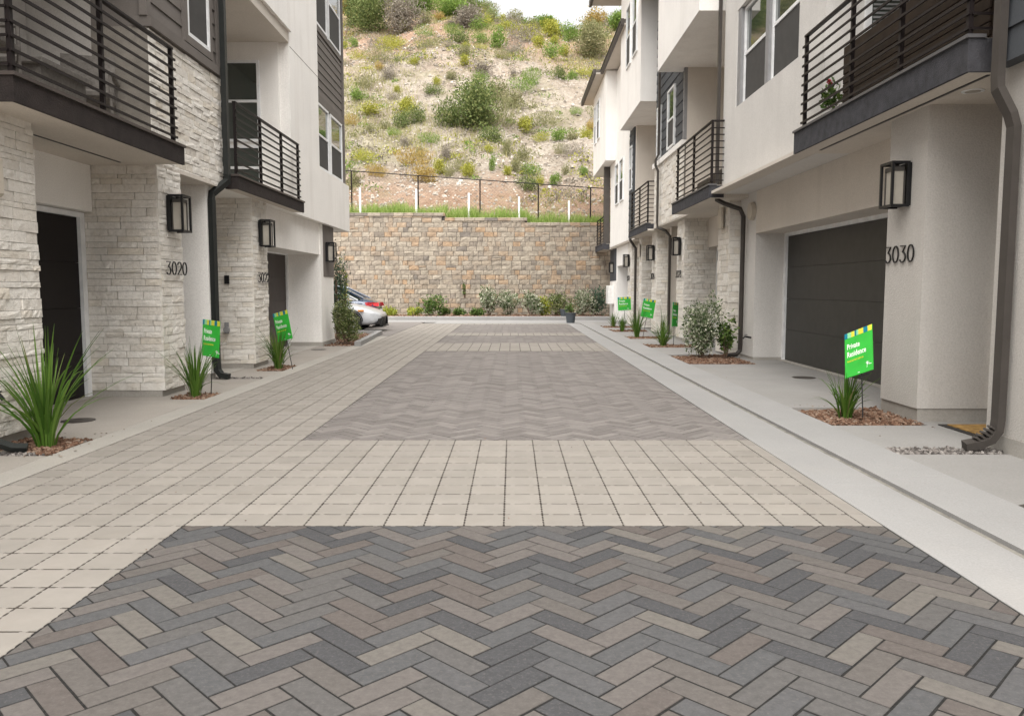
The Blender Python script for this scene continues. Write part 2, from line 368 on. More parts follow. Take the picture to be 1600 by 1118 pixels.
class MB:
    def __init__(s): s.v, s.f, s.m = [], [], []
    def add(s, vs, fs, mi=0):
        k = len(s.v); s.v += [tuple(v) for v in vs]; s.f += [tuple(i + k for i in f) for f in fs]; s.m += [mi] * len(fs); return s
    def box(s, x0, x1, y0, y1, z0, z1, mi=0, bev=0.0):
        x0, x1 = min(x0, x1), max(x0, x1); y0, y1 = min(y0, y1), max(y0, y1); z0, z1 = min(z0, z1), max(z0, z1)
        if bev <= 0:
            s.add([(x0, y0, z0), (x1, y0, z0), (x1, y1, z0), (x0, y1, z0), (x0, y0, z1), (x1, y0, z1), (x1, y1, z1), (x0, y1, z1)],
                  [(0, 3, 2, 1), (4, 5, 6, 7), (0, 1, 5, 4), (1, 2, 6, 5), (2, 3, 7, 6), (3, 0, 4, 7)], mi)
            return s
        b = bev; V = []; idx = {}
        for cx, X, sx in ((0, x0, 1), (1, x1, -1)):
            for cy, Y, sy in ((0, y0, 1), (1, y1, -1)):
                for cz, Z, sz in ((0, z0, 1), (1, z1, -1)):
                    idx[cx, cy, cz, 'x'] = len(V); V.append((X, Y + sy * b, Z + sz * b))
                    idx[cx, cy, cz, 'y'] = len(V); V.append((X + sx * b, Y, Z + sz * b))
                    idx[cx, cy, cz, 'z'] = len(V); V.append((X + sx * b, Y + sy * b, Z))
        F = []
        q = [(0, 0), (1, 0), (1, 1), (0, 1)]
        for c in (0, 1):
            F.append([idx[c, a, d, 'x'] for a, d in q]); F.append([idx[a, c, d, 'y'] for a, d in q]); F.append([idx[a, d, c, 'z'] for a, d in q])
        for a in (0, 1):
            for d in (0, 1):
                F.append([idx[a, d, 0, 'x'], idx[a, d, 1, 'x'], idx[a, d, 1, 'y'], idx[a, d, 0, 'y']])
                F.append([idx[a, 0, d, 'x'], idx[a, 1, d, 'x'], idx[a, 1, d, 'z'], idx[a, 0, d, 'z']])
                F.append([idx[0, a, d, 'y'], idx[1, a, d, 'y'], idx[1, a, d, 'z'], idx[0, a, d, 'z']])
                for e in (0, 1): F.append([idx[a, d, e, 'x'], idx[a, d, e, 'y'], idx[a, d, e, 'z']])
        ctr = Vector(((x0 + x1) / 2, (y0 + y1) / 2, (z0 + z1) / 2))
        G = []
        for f in F:
            p = [Vector(V[i]) for i in f]; n = (p[1] - p[0]).cross(p[2] - p[0])
            c = sum(p, Vector()) / len(p)
            G.append(tuple(f) if n.dot(c - ctr) > 0 else tuple(reversed(f)))
        return s.add(V, G, mi)
    def tube(s, pts, r, n=8, mi=0, prof=None, caps=True):
        """sweep a circle of radius r (or list of radii), or a rectangle prof=(a,b), along pts"""
        P = [Vector(p) for p in pts]; rings = []
        up = Vector((0, 0, 1))
        prev = None
        for i, p in enumerate(P):
            d = (P[min(i + 1, len(P) - 1)] - P[max(i - 1, 0)]).normalized()
            if prev is None:
                a = up.cross(d) if abs(d.dot(up)) < 0.95 else Vector((0, 1, 0)).cross(d)
            else: a = prev - d * prev.dot(d)
            a.normalize(); prev = a; b = d.cross(a)
            rr = r[i] if isinstance(r, (list, tuple)) else r
            if prof:
                A, B = prof
                rings.append([p + a * A * u + b * B * v for u, v in ((-1, -1), (1, -1), (1, 1), (-1, 1))])
            else:
                rings.append([p + (a * math.cos(2 * PI * k / n) + b * math.sin(2 * PI * k / n)) * rr for k in range(n)])
        m = len(rings[0]); V = [v for R in rings for v in R]; F = []
        for i in range(len(rings) - 1):
            for k in range(m):
                F.append((i * m + k, i * m + (k + 1) % m, (i + 1) * m + (k + 1) % m, (i + 1) * m + k))
        if caps: F.append(tuple(reversed(range(m)))); F.append(tuple((len(rings) - 1) * m + k for k in range(m)))
        return s.add(V, F, mi)
    def cyl(s, c, axis, r, h, n=20, mi=0, r2=None):
        c = Vector(c); ax = Vector(axis).normalized()
        return s.tube([c, c + ax * h], [r, r if r2 is None else r2], n, mi)
    def prism(s, poly, z0, z1, cham=0.0, mi=0):
        """vertical prism of a convex polygon (counterclockwise) with chamfered top edge"""
        n = len(poly); V = [(x, y, z0) for x, y in poly]
        F = []
        if cham > 0:
            V += [(x, y, z1 - cham) for x, y in poly]; V += [(x, y, z1) for x, y in inset(poly, cham)]
            for k in range(n):
                j = (k + 1) % n
                F.append((k, j, n + j, n + k)); F.append((n + k, n + j, 2 * n + j, 2 * n + k))
            F.append(tuple(range(2 * n, 3 * n)))
        else:
            V += [(x, y, z1) for x, y in poly]
            for k in range(n):
                j = (k + 1) % n; F.append((k, j, n + j, n + k))
            F.append(tuple(range(n, 2 * n)))
        return s.add(V, F, mi)
    def mesh(s, name, mats, smooth=False):
        me = bpy.data.meshes.new(name); me.from_pydata(s.v, [], s.f)
        if not isinstance(mats, (list, tuple)): mats = [mats]
        for m in mats: me.materials.append(M[m] if isinstance(m, str) else m)
        if len(mats) > 1: me.polygons.foreach_set('material_index', s.m)
        if smooth: me.polygons.foreach_set('use_smooth', [True] * len(me.polygons))
        me.update(); return me
    def build(s, name, mats, parent=None, smooth=False, world=True, **kw):
        o = bpy.data.objects.new(name, s.mesh(name, mats, smooth)); link(o); child(o, parent, world); tag(o, **kw); return o

def inset(poly, d):
    n = len(poly); out = []
    for k in range(n):
        p0, p1, p2 = poly[k - 1], poly[k], poly[(k + 1) % n]
        def nrm(a, b):
            dx, dy = b[0] - a[0], b[1] - a[1]; l = math.hypot(dx, dy) or 1e-9; return (-dy / l, dx / l)
        n1, n2 = nrm(p0, p1), nrm(p1, p2)
        den = 1 + n1[0] * n2[0] + n1[1] * n2[1]
        den = max(den, 0.35)
        out.append((p1[0] + d * (n1[0] + n2[0]) / den, p1[1] + d * (n1[1] + n2[1]) / den))
    return out

def clip(poly, xa, xb, ya, yb):
    def cut(P, f):
        out = []
        for i in range(len(P)):
            a, b = P[i], P[(i + 1) % len(P)]; fa, fb = f(a), f(b)
            if fa >= 0: out.append(a)
            if (fa >= 0) != (fb >= 0):
                t = fa / (fa - fb); out.append((a[0] + (b[0] - a[0]) * t, a[1] + (b[1] - a[1]) * t))
        return out
    for f in (lambda p: p[0] - xa, lambda p: xb - p[0], lambda p: p[1] - ya, lambda p: yb - p[1]):
        poly = cut(poly, f)
        if len(poly) < 3: return []
    out = []
    for p in poly:
        if not out or math.hypot(p[0] - out[-1][0], p[1] - out[-1][1]) > 2e-3: out.append(p)
    if len(out) > 2 and math.hypot(out[0][0] - out[-1][0], out[0][1] - out[-1][1]) < 2e-3: out.pop()
    return out if len(out) >= 3 else []

def area(P):
    return 0.5 * sum(P[i][0] * P[(i + 1) % len(P)][1] - P[(i + 1) % len(P)][0] * P[i][1] for i in range(len(P)))

def box_part(name, x0, x1, y0, y1, z0, z1, m, parent, bev=0.0, **kw):
    return MB().box(x0, x1, y0, y1, z0, z1, 0, bev).build(name, m, parent, **kw)

# ------------------------------------------------------------------ ground
g = MB()
g.add([(-400, -60, -0.09), (400, -60, -0.09), (400, 400, -0.09), (-400, 400, -0.09)], [(0, 1, 2, 3)])
g.build("ground", "soil", kind='structure')

XL, XR = -1.877, 2.12                      # dark paving field
XE = -3.478                                # left edge of the pale tiles
TW, TH = 0.2287, 0.2335
Y_A, Y_B = 4.43, 7.0                       # near herringbone ends / far herringbone starts
W = 0.1020

def herringbone(name, ya, yb, mname, label_bed, keep=300, phase=(0.07, 3.03)):
    bed = MB().box(XL - 0.01, XR + 0.01, ya, yb, -0.05, -0.0028).build(name, "joint_sand", kind='structure')
    shared = []
    L = 3 * W
    for k in range(4):
        j = 0.0022
        pts = [(0, 0), (L - 0.0085, 0), (L - 0.0085, W - 0.0085), (0, W - 0.0085)]
        pts = [(x + rnd.uniform(-.4, .4) * j - (L - .0085) / 2, y + rnd.uniform(-.4, .4) * j - (W - .0085) / 2) for x, y in pts]
        shared.append(MB().prism(pts, -0.05, 0, 0.0013).mesh("brick", mname))
    r2 = math.sqrt(0.5)
    pieces = []
    def w2(a, b):                          # a: up-right axis, b: down-right axis
        return (phase[0] + (a + b) * W * r2, phase[1] + (a - b) * W * r2)
    for m_ in range(-12, 14):
        for k in range(-140, 240):
            for kind in (0, 1):
                a0, b0 = 3 * m_ + k, 3 * m_ - k
                if kind == 0: A = (a0 - 3, a0, b0, b0 + 1)
                else: A = (a0, a0 + 1, b0, b0 + 3)
                cx, cy = w2((A[0] + A[1]) / 2, (A[2] + A[3]) / 2)
                if not (XL - .2 < cx < XR + .2 and ya - .2 < cy < yb + .2): continue
                P = [w2(A[0], A[3]), w2(A[1], A[3]), w2(A[1], A[2]), w2(A[0], A[2])]
                if area(P) < 0: P.reverse()
                Q = clip(P, XL + .002, XR - .002, ya + .002, yb - .002)
                if not Q or area(Q) < 2e-4: continue
                full = abs(area(Q) - 3 * W * W) < 1e-5 and ya < 5
                pieces.append((full, kind, cx, cy, Q))
    def seen(p):
        cx, cy = p[2], p[3]
        vis = cy > 2.38 and abs(cx) < cy * 0.655 + 0.15
        return (0 if vis else 1, cy - (0 if p[0] else -0.2))
    pieces.sort(key=seen)
    stuff = MB()
    for n, (full, kind, cx, cy, Q) in enumerate(pieces):
        dz = rnd.uniform(-0.0010, 0.0014)
        if n < keep and full:
            o = bpy.data.objects.new("brick", shared[rnd.randrange(4)])
            o.rotation_euler = (rnd.uniform(-.004, .004), rnd.uniform(-.004, .004), (PI / 4 if kind == 0 else -PI / 4) + rnd.choice((0, PI)) + rnd.uniform(-.004, .004))
            o.location = (cx, cy, dz); link(o); child(o, bed)
        else:
            q = inset(Q, 0.0042 if n < keep else 0.0062)
            if area(q) < 1e-4: continue
            mb = MB().prism(q, -0.05, dz, 0.0013) if n < keep else stuff
            if n < keep: mb.build("brick", mname, bed)
            else: stuff.prism(q, -0.03, max(dz, -.0012), 0.002)
    if stuff.v: stuff.build("bricks_beyond", mname, bed, kind='stuff')
    return bed

bands = [(Y_B, 16.95), (19.55, 22.55), (23.95, 29.6)]
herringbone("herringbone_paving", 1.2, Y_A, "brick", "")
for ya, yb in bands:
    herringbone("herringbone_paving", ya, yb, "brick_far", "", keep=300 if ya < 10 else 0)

def tiles():
    bed = MB().box(XE - .01, XR + .01, 1.2, 30.4, -0.06, -0.0034).build("tile_paving", "joint_dirt", kind='structure')
    def outline():
        gx, gy, n = 0.0056, 0.0085, 4
        w, h = TW / 2 - gx, TH / 2 - gy
        pts = []
        def side(p, q, nrm, lugs, depth):
            L = math.hypot(q[0] - p[0], q[1] - p[1]); ux, uy = (q[0] - p[0]) / L, (q[1] - p[1]) / L
            pts.append(p)
            for c, hw in lugs:
                for t, d in ((c - hw - .02, 0), (c - hw, depth), (c + hw, depth), (c + hw + .02, 0)):
                    pts.append((p[0] + ux * L * t + nrm[0] * d, p[1] + uy * L * t + nrm[1] * d))
        tl = [(0.22, .05), (0.80, .05)]; sl = [(0.16, .02), (0.39, .02), (0.62, .02), (0.85, .02)]
        side((-w, -h), (w, -h), (0, -1), tl, gy * .8)
        side((w, -h), (w, h), (1, 0), sl, gx * .8)
        side((w, h), (-w, h), (0, 1), tl, gy * .8)
        side((-w, h), (-w, -h), (-1, 0), sl, gx * .8)
        return pts
    o0 = outline()
    meshes = [MB().prism(o0, -0.05, 0, 0.0009).mesh("tile", "tile") for _ in range(1)]
    cells = []
    j0 = int((1.2 - Y_A) / TH) - 1
    for j in range(j0, 112):
        y0 = Y_A + j * TH; yc = y0 + TH / 2
        if yc > 30.3: break
        for i in range(-15, 10):
            x0 = -0.047 + i * TW; xc = x0 + TW / 2
            in_strip = i < -8
            if not in_strip:
                if yc < Y_A or any(a < yc < b for a, b in bands): continue
            cells.append((xc, yc, i == 9))
    def key(c):
        vis = abs(c[0]) < c[1] * 0.655 + 0.15
        return (0 if vis else 1, c[1])
    cells.sort(key=key)
    V = np.array([(x, y) for x, y in o0]); stuff = MB()
    for n, (xc, yc, cutp) in enumerate(cells):
        dz = rnd.uniform(-0.0008, 0.001)
        if cutp:
            P = [(xc - TW / 2 + .005, yc - TH / 2 + .003), (XR - .002, yc - TH / 2 + .003), (XR - .002, yc + TH / 2 - .003), (xc - TW / 2 + .005, yc + TH / 2 - .003)]
            if n < 300: MB().prism(P, -.05, dz, .0009).build("tile", "tile", bed)
            else: stuff.prism(P, -.03, dz, .0009)
        elif n < 300:
            o = bpy.data.objects.new("tile", meshes[0]); o.location = (xc + rnd.uniform(-.0008, .0008), yc, dz)
            o.rotation_euler = (0, 0, rnd.choice((0, PI)) + rnd.uniform(-.003, .003)); link(o); child(o, bed)
        elif yc < 14:
            stuff.prism([(x + xc, y + yc) for x, y in o0], -.03, dz, .0009)
        else:
            w, h = TW / 2 - .0058, TH / 2 - .0075
            stuff.prism([(xc - w, yc - h), (xc + w, yc - h), (xc + w, yc + h), (xc - w, yc + h)], -.03, dz, .0009)
    stuff.build("tiles_beyond", "tile", bed, kind='stuff')
tiles()

# gutter, kerb and slabs on the right; strip and slabs on the left
def slab_row(name, x0, x1, ys, z0, z1, m, gap=0.008, slope=0.0):
    root = MB().box(min(x0, x1) + .004, max(x0, x1) - .004, ys[0], ys[-1], -0.07, min(z0, z1) - 0.012).build(name, "joint_dirt", kind='structure')
    for a, b in zip(ys[:-1], ys[1:]):
        a_, b_ = a + gap / 2, b - gap / 2; e = 0.0012
        V = [(x0, a_, -.06), (x1, a_, -.06), (x1, b_, -.06), (x0, b_, -.06),
             (x0, a_, z0 - e), (x1, a_, z1 - e), (x1, b_, z1 - e), (x0, b_, z0 - e),
             (x0 + e, a_ + e, z0), (x1 - e, a_ + e, z1), (x1 - e, b_ - e, z1), (x0 + e, b_ - e, z0)]
        F = [(0, 1, 5, 4), (1, 2, 6, 5), (2, 3, 7, 6), (3, 0, 4, 7), (4, 5, 9, 8), (5, 6, 10, 9), (6, 7, 11, 10), (7, 4, 8, 11), (8, 9, 10, 11)]
        MB().add(V, F).build("concrete_slab", m, root)
    return root
ysK = [-2, 2.0, 5.4, 8.72, 12.05, 15.4, 18.7, 22.0, 25.3, 28.6, 31.2]
M['joint_fill'] = m_surface("joint_fill", (0.196, 0.184, 0.162), 0.45, 5, 60, 0.8, 0.004, 0.95)
MB().box(2.590, 2.634, -2, 31.2, -.06, -0.0165).build("kerb_joint", "joint_fill", kind='structure')
slab_row("gutter", XR + .003, 2.595, ysK, 0.002, -0.014, "concrete_pale", 0.004)
slab_row("kerb", 2.630, 3.10, [y + (0.0 if k in (0, 10) else 0.15) for k, y in enumerate(ysK)], 0.010, 0.026, "concrete_pale", 0.007)
slab_row("kerb_strip", -3.735, XE - .004, [-2, 3.1, 6.3, 9.4, 12.6, 15.8, 18.9, 22.2], 0.006, 0.002, "concrete_strip", 0.006)

def holes_slabs(name, x0, x1, ys, m, z=0.008, sgn=1):
    root = MB().box(min(x0, x1), max(x0, x1), ys[0][0], ys[-1][1], -0.075, -0.018).build(name, "joint_dirt", kind='structure')
    for a, b, xa, xb in ys:
        MB().box(xa, xb, a + .004, b - .004, -.06, z, 0, 0.004).build("concrete_slab", m, root)
    return root
# right driveway: slabs leave out the planting beds and gravel strips; (y0, y1, xa, xb)
R0, R1x = 3.108, 5.6
def driveway(name, segs, m):
    ys0 = min(s[0] for s in segs); ys1 = max(s[1] for s in segs)
    xs = [s[2] for s in segs] + [s[3] for s in segs]
    root = MB().box(min(xs), max(xs), ys0, ys1, -0.075, -0.03).build(name, "soil", kind='structure')
    for a, b, xa, xb in segs:
        MB().box(xa, xb, a + .003, b - .003, -.06, 0.006, 0, 0.004).build("concrete_slab", m, root)
driveway("driveway", [(-2, 2.6, R0, R1x), (2.6, 6.36, R0, R1x), (6.60, 7.72, R0, R1x), (7.72, 8.9, 4.10, R1x), (8.9, 11.5, R0, R1x), (11.5, 14.03, R0, R1x), (14.03, 16.1, 4.35, R1x),
                      (16.1, 18.0, R0, R1x), (18.0, 18.9, 4.25, R1x), (18.9, 21.1, R0, R1x), (21.1, 22.1, 4.25, R1x), (22.1, 24.5, R0, R1x), (24.5, 25.6, 4.25, R1x), (25.6, 27.0, R0, R1x), (27.0, 28.2, 4.25, R1x), (28.2, 31.5, R0, R1x)], "concrete")
driveway("driveway", [(-2, 3.2, -5.7, -3.74), (3.2, 6.30, -5.7, -3.74), (6.30, 7.05, -5.7, -4.36), (7.05, 9.55, -5.7, -3.74), (9.55, 10.15, -5.7, -4.16), (10.15, 11.75, -5.7, -3.74), (11.9, 12.85, -5.7, -3.74),
                      (12.85, 13.8, -5.7, -4.16), (13.8, 16.1, -5.7, -3.74), (16.1, 18.42, -5.7, -3.74)], "concrete_left")

def rect_chips(name, poly, z, n, m, sz, seed, up=0.02, edge=True):
    """a bed of bark chips or pebbles: many small separate chips, one object"""
    r = np.random.RandomState(seed); xs = [p[0] for p in poly]; ys = [p[1] for p in poly]
    mb = MB()
    A = [(x, y, z - .02) for x, y in poly]
    def inside(x, y):
        c = True
        for i in range(len(poly)):
            a, b = poly[i], poly[(i + 1) % len(poly)]
            if (b[0] - a[0]) * (y - a[1]) - (b[1] - a[1]) * (x - a[0]) < 0: c = False
        return c
    mb.add(A, [tuple(range(len(poly)))])
    k = 0
    while k < n:
        x, y = r.uniform(min(xs), max(xs)), r.uniform(min(ys), max(ys))
        if not inside(x, y): continue
        k += 1
        s = sz * r.uniform(.5, 1.5); a = r.uniform(0, 2 * PI); l, w, t = s, s * r.uniform(.3, .7), s * r.uniform(.15, .5)
        if m == 'gravel': w, t = s * .8, s * .6
        tilt = r.uniform(-.5, .5); ca, sa = math.cos(a), math.sin(a); zc = z + r.uniform(-.012, up)
        V = []
        for sx, sy, sz_ in ((-1, -1, 0), (1, -1, 0), (1, 1, 0), (-1, 1, 0), (-.7, -.6, 1), (.7, -.6, 1), (.7, .6, 1), (-.7, .6, 1)):
            px_, py_, pz_ = sx * l / 2, sy * w / 2, (sz_ - .5) * t + sx * l / 2 * tilt
            V.append((x + px_ * ca - py_ * sa, y + px_ * sa + py_ * ca, zc + pz_))
        mb.add(V, [(4, 5, 6, 7), (0, 1, 5, 4), (1, 2, 6, 5), (2, 3, 7, 6), (3, 0, 4, 7)])
    return mb.build(name, m, kind='stuff', label=None)

beds = [
    ([(-4.36, 6.42), (-3.735, 6.31), (-3.735, 6.98), (-4.36, 7.04)], 'mulch', 900, .034),
    ([(-4.16, 9.56), (-3.735, 9.56), (-3.735, 10.1), (-4.16, 10.14)], 'mulch', 420, .034),
    ([(-4.16, 12.88), (-3.735, 12.88), (-3.735, 13.75), (-4.16, 13.78)], 'mulch', 500, .036),
    ([(3.108, 7.73), (4.08, 7.73), (4.08, 8.88), (3.108, 8.60)], 'mulch', 1800, .032),
    ([(3.108, 14.05), (4.34, 14.05), (4.34, 16.08), (3.108, 15.6)], 'mulch', 1700, .038),
    ([(3.108, 18.02), (4.25, 18.02), (4.25, 18.88), (3.108, 18.88)], 'mulch', 500, .05),
    ([(3.108, 21.12), (4.25, 21.12), (4.25, 22.08), (3.108, 22.08)], 'mulch', 400, .05),
    ([(3.108, 24.52), (4.25, 24.52), (4.25, 25.58), (3.108, 25.58)], 'mulch', 300, .06),
    ([(3.108, 27.02), (4.25, 27.02), (4.25, 28.18), (3.108, 28.18)], 'mulch', 300, .06),
    ([(-5.4, 18.44), (-3.66, 18.44), (-3.97, 23.38), (-5.4, 23.38)], 'mulch', 2400, .05),
    ([(-12, 33.75), (6.5, 33.75), (6.5, 36.9), (-12, 36.9)], 'mulch', 3500, .09),
    ([(3.108, 6.37), (4.02, 6.37), (4.02, 6.59), (3.108, 6.59)], 'gravel', 700, .022),
    ([(-5.2, 11.76), (-3.75, 11.76), (-3.75, 11.89), (-5.2, 11.89)], 'gravel', 400, .022),
    ([(-4.36, 6.30), (-3.9, 6.30), (-3.76, 6.325), (-4.36, 6.44)], 'gravel', 160, .024),
]
for k, (poly, m, n, s) in enumerate(beds):
    rect_chips("mulch_bed" if m == 'mulch' else "gravel_strip", poly, 0.0 if k != 10 else 0.11, n, m, s, k)

def litter(name, m, n, xr, yr, sz, seed):
    r = random.Random(seed); mb = MB()
    for _ in range(n):
        x, y = r.uniform(*xr), r.uniform(*yr); s = sz * r.uniform(.4, 1.6); a = r.uniform(0, 6.28)
        V = [(x + math.cos(a + k * 1.257) * s * r.uniform(.5, 1), y + math.sin(a + k * 1.257) * s * r.uniform(.5, 1), .010 + r.uniform(0, .006)) for k in range(5)]
        mb.add(V + [(x, y, .0095)], [(0, 1, 2, 3, 4), (1, 0, 5), (2, 1, 5), (3, 2, 5), (4, 3, 5), (0, 4, 5)])
    return mb.build(name, m, kind='stuff')
litter("fallen_leaves", "mulch", 70, (-3.7, 4.0), (2.6, 16), .008, 4)
litter("spilled_chips", "mulch", 60, (3.0, 4.1), (7.55, 9.1), .012, 5)
litter("spilled_chips", "mulch", 40, (-4.2, -3.6), (6.2, 7.3), .012, 6)
# far end: concrete apron, kerb in front of the wall, parking bay on the left
MB().box(-3.0, 4.3, 30.42, 31.75, -.06, 0.004).build("concrete_apron", "concrete_pale", kind='structure')
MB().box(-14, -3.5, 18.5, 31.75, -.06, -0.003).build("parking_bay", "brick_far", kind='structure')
kb = MB().box(-16, 6.6, 33.55, 33.74, -.1, 0.16, 0, .02).build("far_kerb", "concrete_pale", kind='structure')
MB().box(-16, 6.6, 31.76, 33.545, -.06, 0.0).build("concrete_pad", "concrete_pale", kind='structure')
MB().tube([(-3.60, 18.46, .02), (-3.74, 21.0, .02), (-3.90, 23.4, .02)], 1, 4, 0, prof=(.075, .09)).build("bed_kerb", "concrete_pale", kind='structure')
MB().tube([(-3.84, 23.45, .018), (-9.0, 23.5, .018)], 1, 4, 0, prof=(.075, .088)).build("bed_kerb", "concrete_pale", kind='structure')

# ------------------------------------------------------------------ stone cladding
stone_meshes = []
def rough_stone(seed, nx=4, nz=2, dep=0.045):
    """unit stone facing -Y: x,z in -.5..0.5, front face rough, depth along y"""
    r = random.Random(seed); mb = MB(); V = []; F = []
    for j in range(nz + 1):
        for i in range(nx + 1):
            edge = i in (0, nx) or j in (0, nz)
            d = -r.uniform(.75, 1.0) if not edge else -r.uniform(.6, .9)
            V.append(((i / nx - .5) * (1 if not edge else .985), d, (j / nz - .5) + (0 if j in (0, nz) else r.uniform(-.1, .1))))
    for j in range(nz):
        for i in range(nx):
            a = j * (nx + 1) + i; F.append((a, a + 1, a + nx + 2, a + nx + 1))
    rim = [i for i in range(nx + 1)] + [(nx + 1) * j + nx for j in range(1, nz + 1)] + [(nx + 1) * nz + i for i in range(nx - 1, -1, -1)] + [(nx + 1) * j for j in range(nz - 1, 0, -1)]
    k0 = len(V)
    for i in rim: V.append((V[i][0], 0.0, V[i][2]))
    n = len(rim)
    for k in range(n): F.append((rim[k], k0 + k, k0 + (k + 1) % n, rim[(k + 1) % n]))
    mb.add(V, F); return mb
for s_ in range(12): stone_meshes.append(rough_stone(100 + s_))
stone_data = [s_.mesh("stone", "stone") for s_ in stone_meshes]

class Stones:
    """collects the stones of one house, then builds the 300 that show largest singly and joins the rest"""
    def __init__(s, parent): s.parent = parent; s.items = []
    def face(s, axis, c, u0, u1, z0, z1, out, rows=(.05, .07, .085, .10), dep=(.012, .034)):
        """axis 'x': plane x=c running along y; axis 'y': plane y=c running along x; out = outward sign"""
        z = z0
        while z < z1 - .01:
            h = min(rnd.choice(rows), z1 - z)
            if z1 - z - h < .03: h = z1 - z
            u = u0 + 0.0
            first = True
            while u < u1 - .005:
                l = rnd.uniform(.14, .48)
                if first: l *= rnd.uniform(.5, 1); first = False
                if u1 - u - l < .1: l = u1 - u
                s.items.append((axis, c, u + l / 2, z + h / 2, l - .004, h - .004, rnd.uniform(*dep), out))
                u += l
            z += h
    def done(s, keep=300, near=lambda it: 0):
        def dist(it):
            axis, c, u, z, l, h, d, out = it
            p = Vector((c, u, z)) if axis == 'x' else Vector((u, c, z))
            q = p - Vector((0, 0, 1.35)); L = q.length
            face = abs(q.x) / L if axis == 'x' else abs(q.y) / L
            vis = 0 if (p.y > 3 and abs(p.x) < p.y * .66 + .1 and (p.z - 1.35) < p.y * .36 + .3) else 1
            return (vis, -l * h * face / (q.y * q.y + .01))
        s.items.sort(key=dist); stuff = MB()
        for n, (axis, c, u, z, l, h, d, out) in enumerate(s.items):
            rz = (0 if out < 0 else PI) if axis == 'y' else (PI / 2 if out > 0 else -PI / 2)
            loc = (c, u, z) if axis == 'x' else (u, c, z)
            k = rnd.randrange(12)
            fz = rnd.choice((1, -1))
            if n < keep:
                o = bpy.data.objects.new("stone", stone_data[k]); o.rotation_euler = (0, 0, rz); o.scale = (l, d, h)
                o.location = loc; link(o); child(o, s.parent)
            else:
                mt = Matrix.Translation(loc) @ Matrix.Rotation(rz, 4, 'Z') @ Matrix.Diagonal((l, d, h, 1))
                stuff.add([mt @ Vector(v) for v in stone_meshes[k].v], stone_meshes[k].f)
        if stuff.v: stuff.build("stone_cladding", "stone", s.parent, kind='stuff')

# ------------------------------------------------------------------ building parts
def boards(parent, axis, c, u0, u1, z0, z1, m, out, pitch=0.19, skips=()):
    """lap siding, one board per course; skips = (ua, ub, za, zb) openings"""
    z = z0
    while z < z1 - .02:
        h = min(pitch, z1 - z); spans = [(u0, u1)]
        for (a, b, za, zb) in skips:
            if z + h > za and z < zb:
                spans = [q for s_ in spans for q in ((s_[0], min(s_[1], a)), (max(s_[0], b), s_[1])) if q[1] - q[0] > .02]
        for a, b in spans:
            V = []
            for u in (a, b):
                for dz, d in ((0, .0), (0, .024), (h - .004, .006), (h - .004, .0)):
                    V.append((c + out * d, u, z + dz) if axis == 'x' else (u, c + out * d, z + dz))
            MB().add(V, [(0, 1, 2, 3), (7, 6, 5, 4), (0, 4, 5, 1), (1, 5, 6, 2), (2, 6, 7, 3), (3, 7, 4, 0)]).build("siding_board", m, parent)
        z += h

def window(parent, axis, c, u0, u1, z0, z1, out, frame='vinyl_white', rail=0.5, fw=.05, trim=None, screen=True):
    """sash window: frame with two stiles, head, sill and meeting rail; panes and insect screen as sub-parts"""
    f = MB()
    def bx(ua, ub, za, zb, d0, d1):
        if axis == 'x': f.box(c + out * d0, c + out * d1, ua, ub, za, zb)
        else: f.box(ua, ub, c + out * d0, c + out * d1, za, zb)
    zm = z0 + (z1 - z0) * rail
    bx(u0, u0 + fw, z0, z1, -.03, .03); bx(u1 - fw, u1, z0, z1, -.03, .03)
    bx(u0 + fw, u1 - fw, z0, z0 + fw, -.03, .028); bx(u0 + fw, u1 - fw, z1 - fw, z1, -.03, .028)
    bx(u0 + fw, u1 - fw, zm - fw / 2, zm + fw / 2, -.02, .02)
    fo = f.build("window", frame, parent)
    def pane(name, za, zb, d, m):
        p = MB()
        if axis == 'x': p.box(c + out * (d - .006), c + out * d, u0 + fw, u1 - fw, za, zb)
        else: p.box(u0 + fw, u1 - fw, c + out * (d - .006), c + out * d, za, zb)
        p.build(name, m, fo)
    pane("pane", zm + fw / 2, z1 - fw, -.004, 'glass')
    if screen: pane("pane", z0 + fw, zm - fw / 2, -.016, 'glass'); pane("insect_screen", z0 + fw, zm - fw / 2, .004, 'screen')
    else: pane("pane", z0 + fw, zm - fw / 2, -.004, 'glass')
    return fo

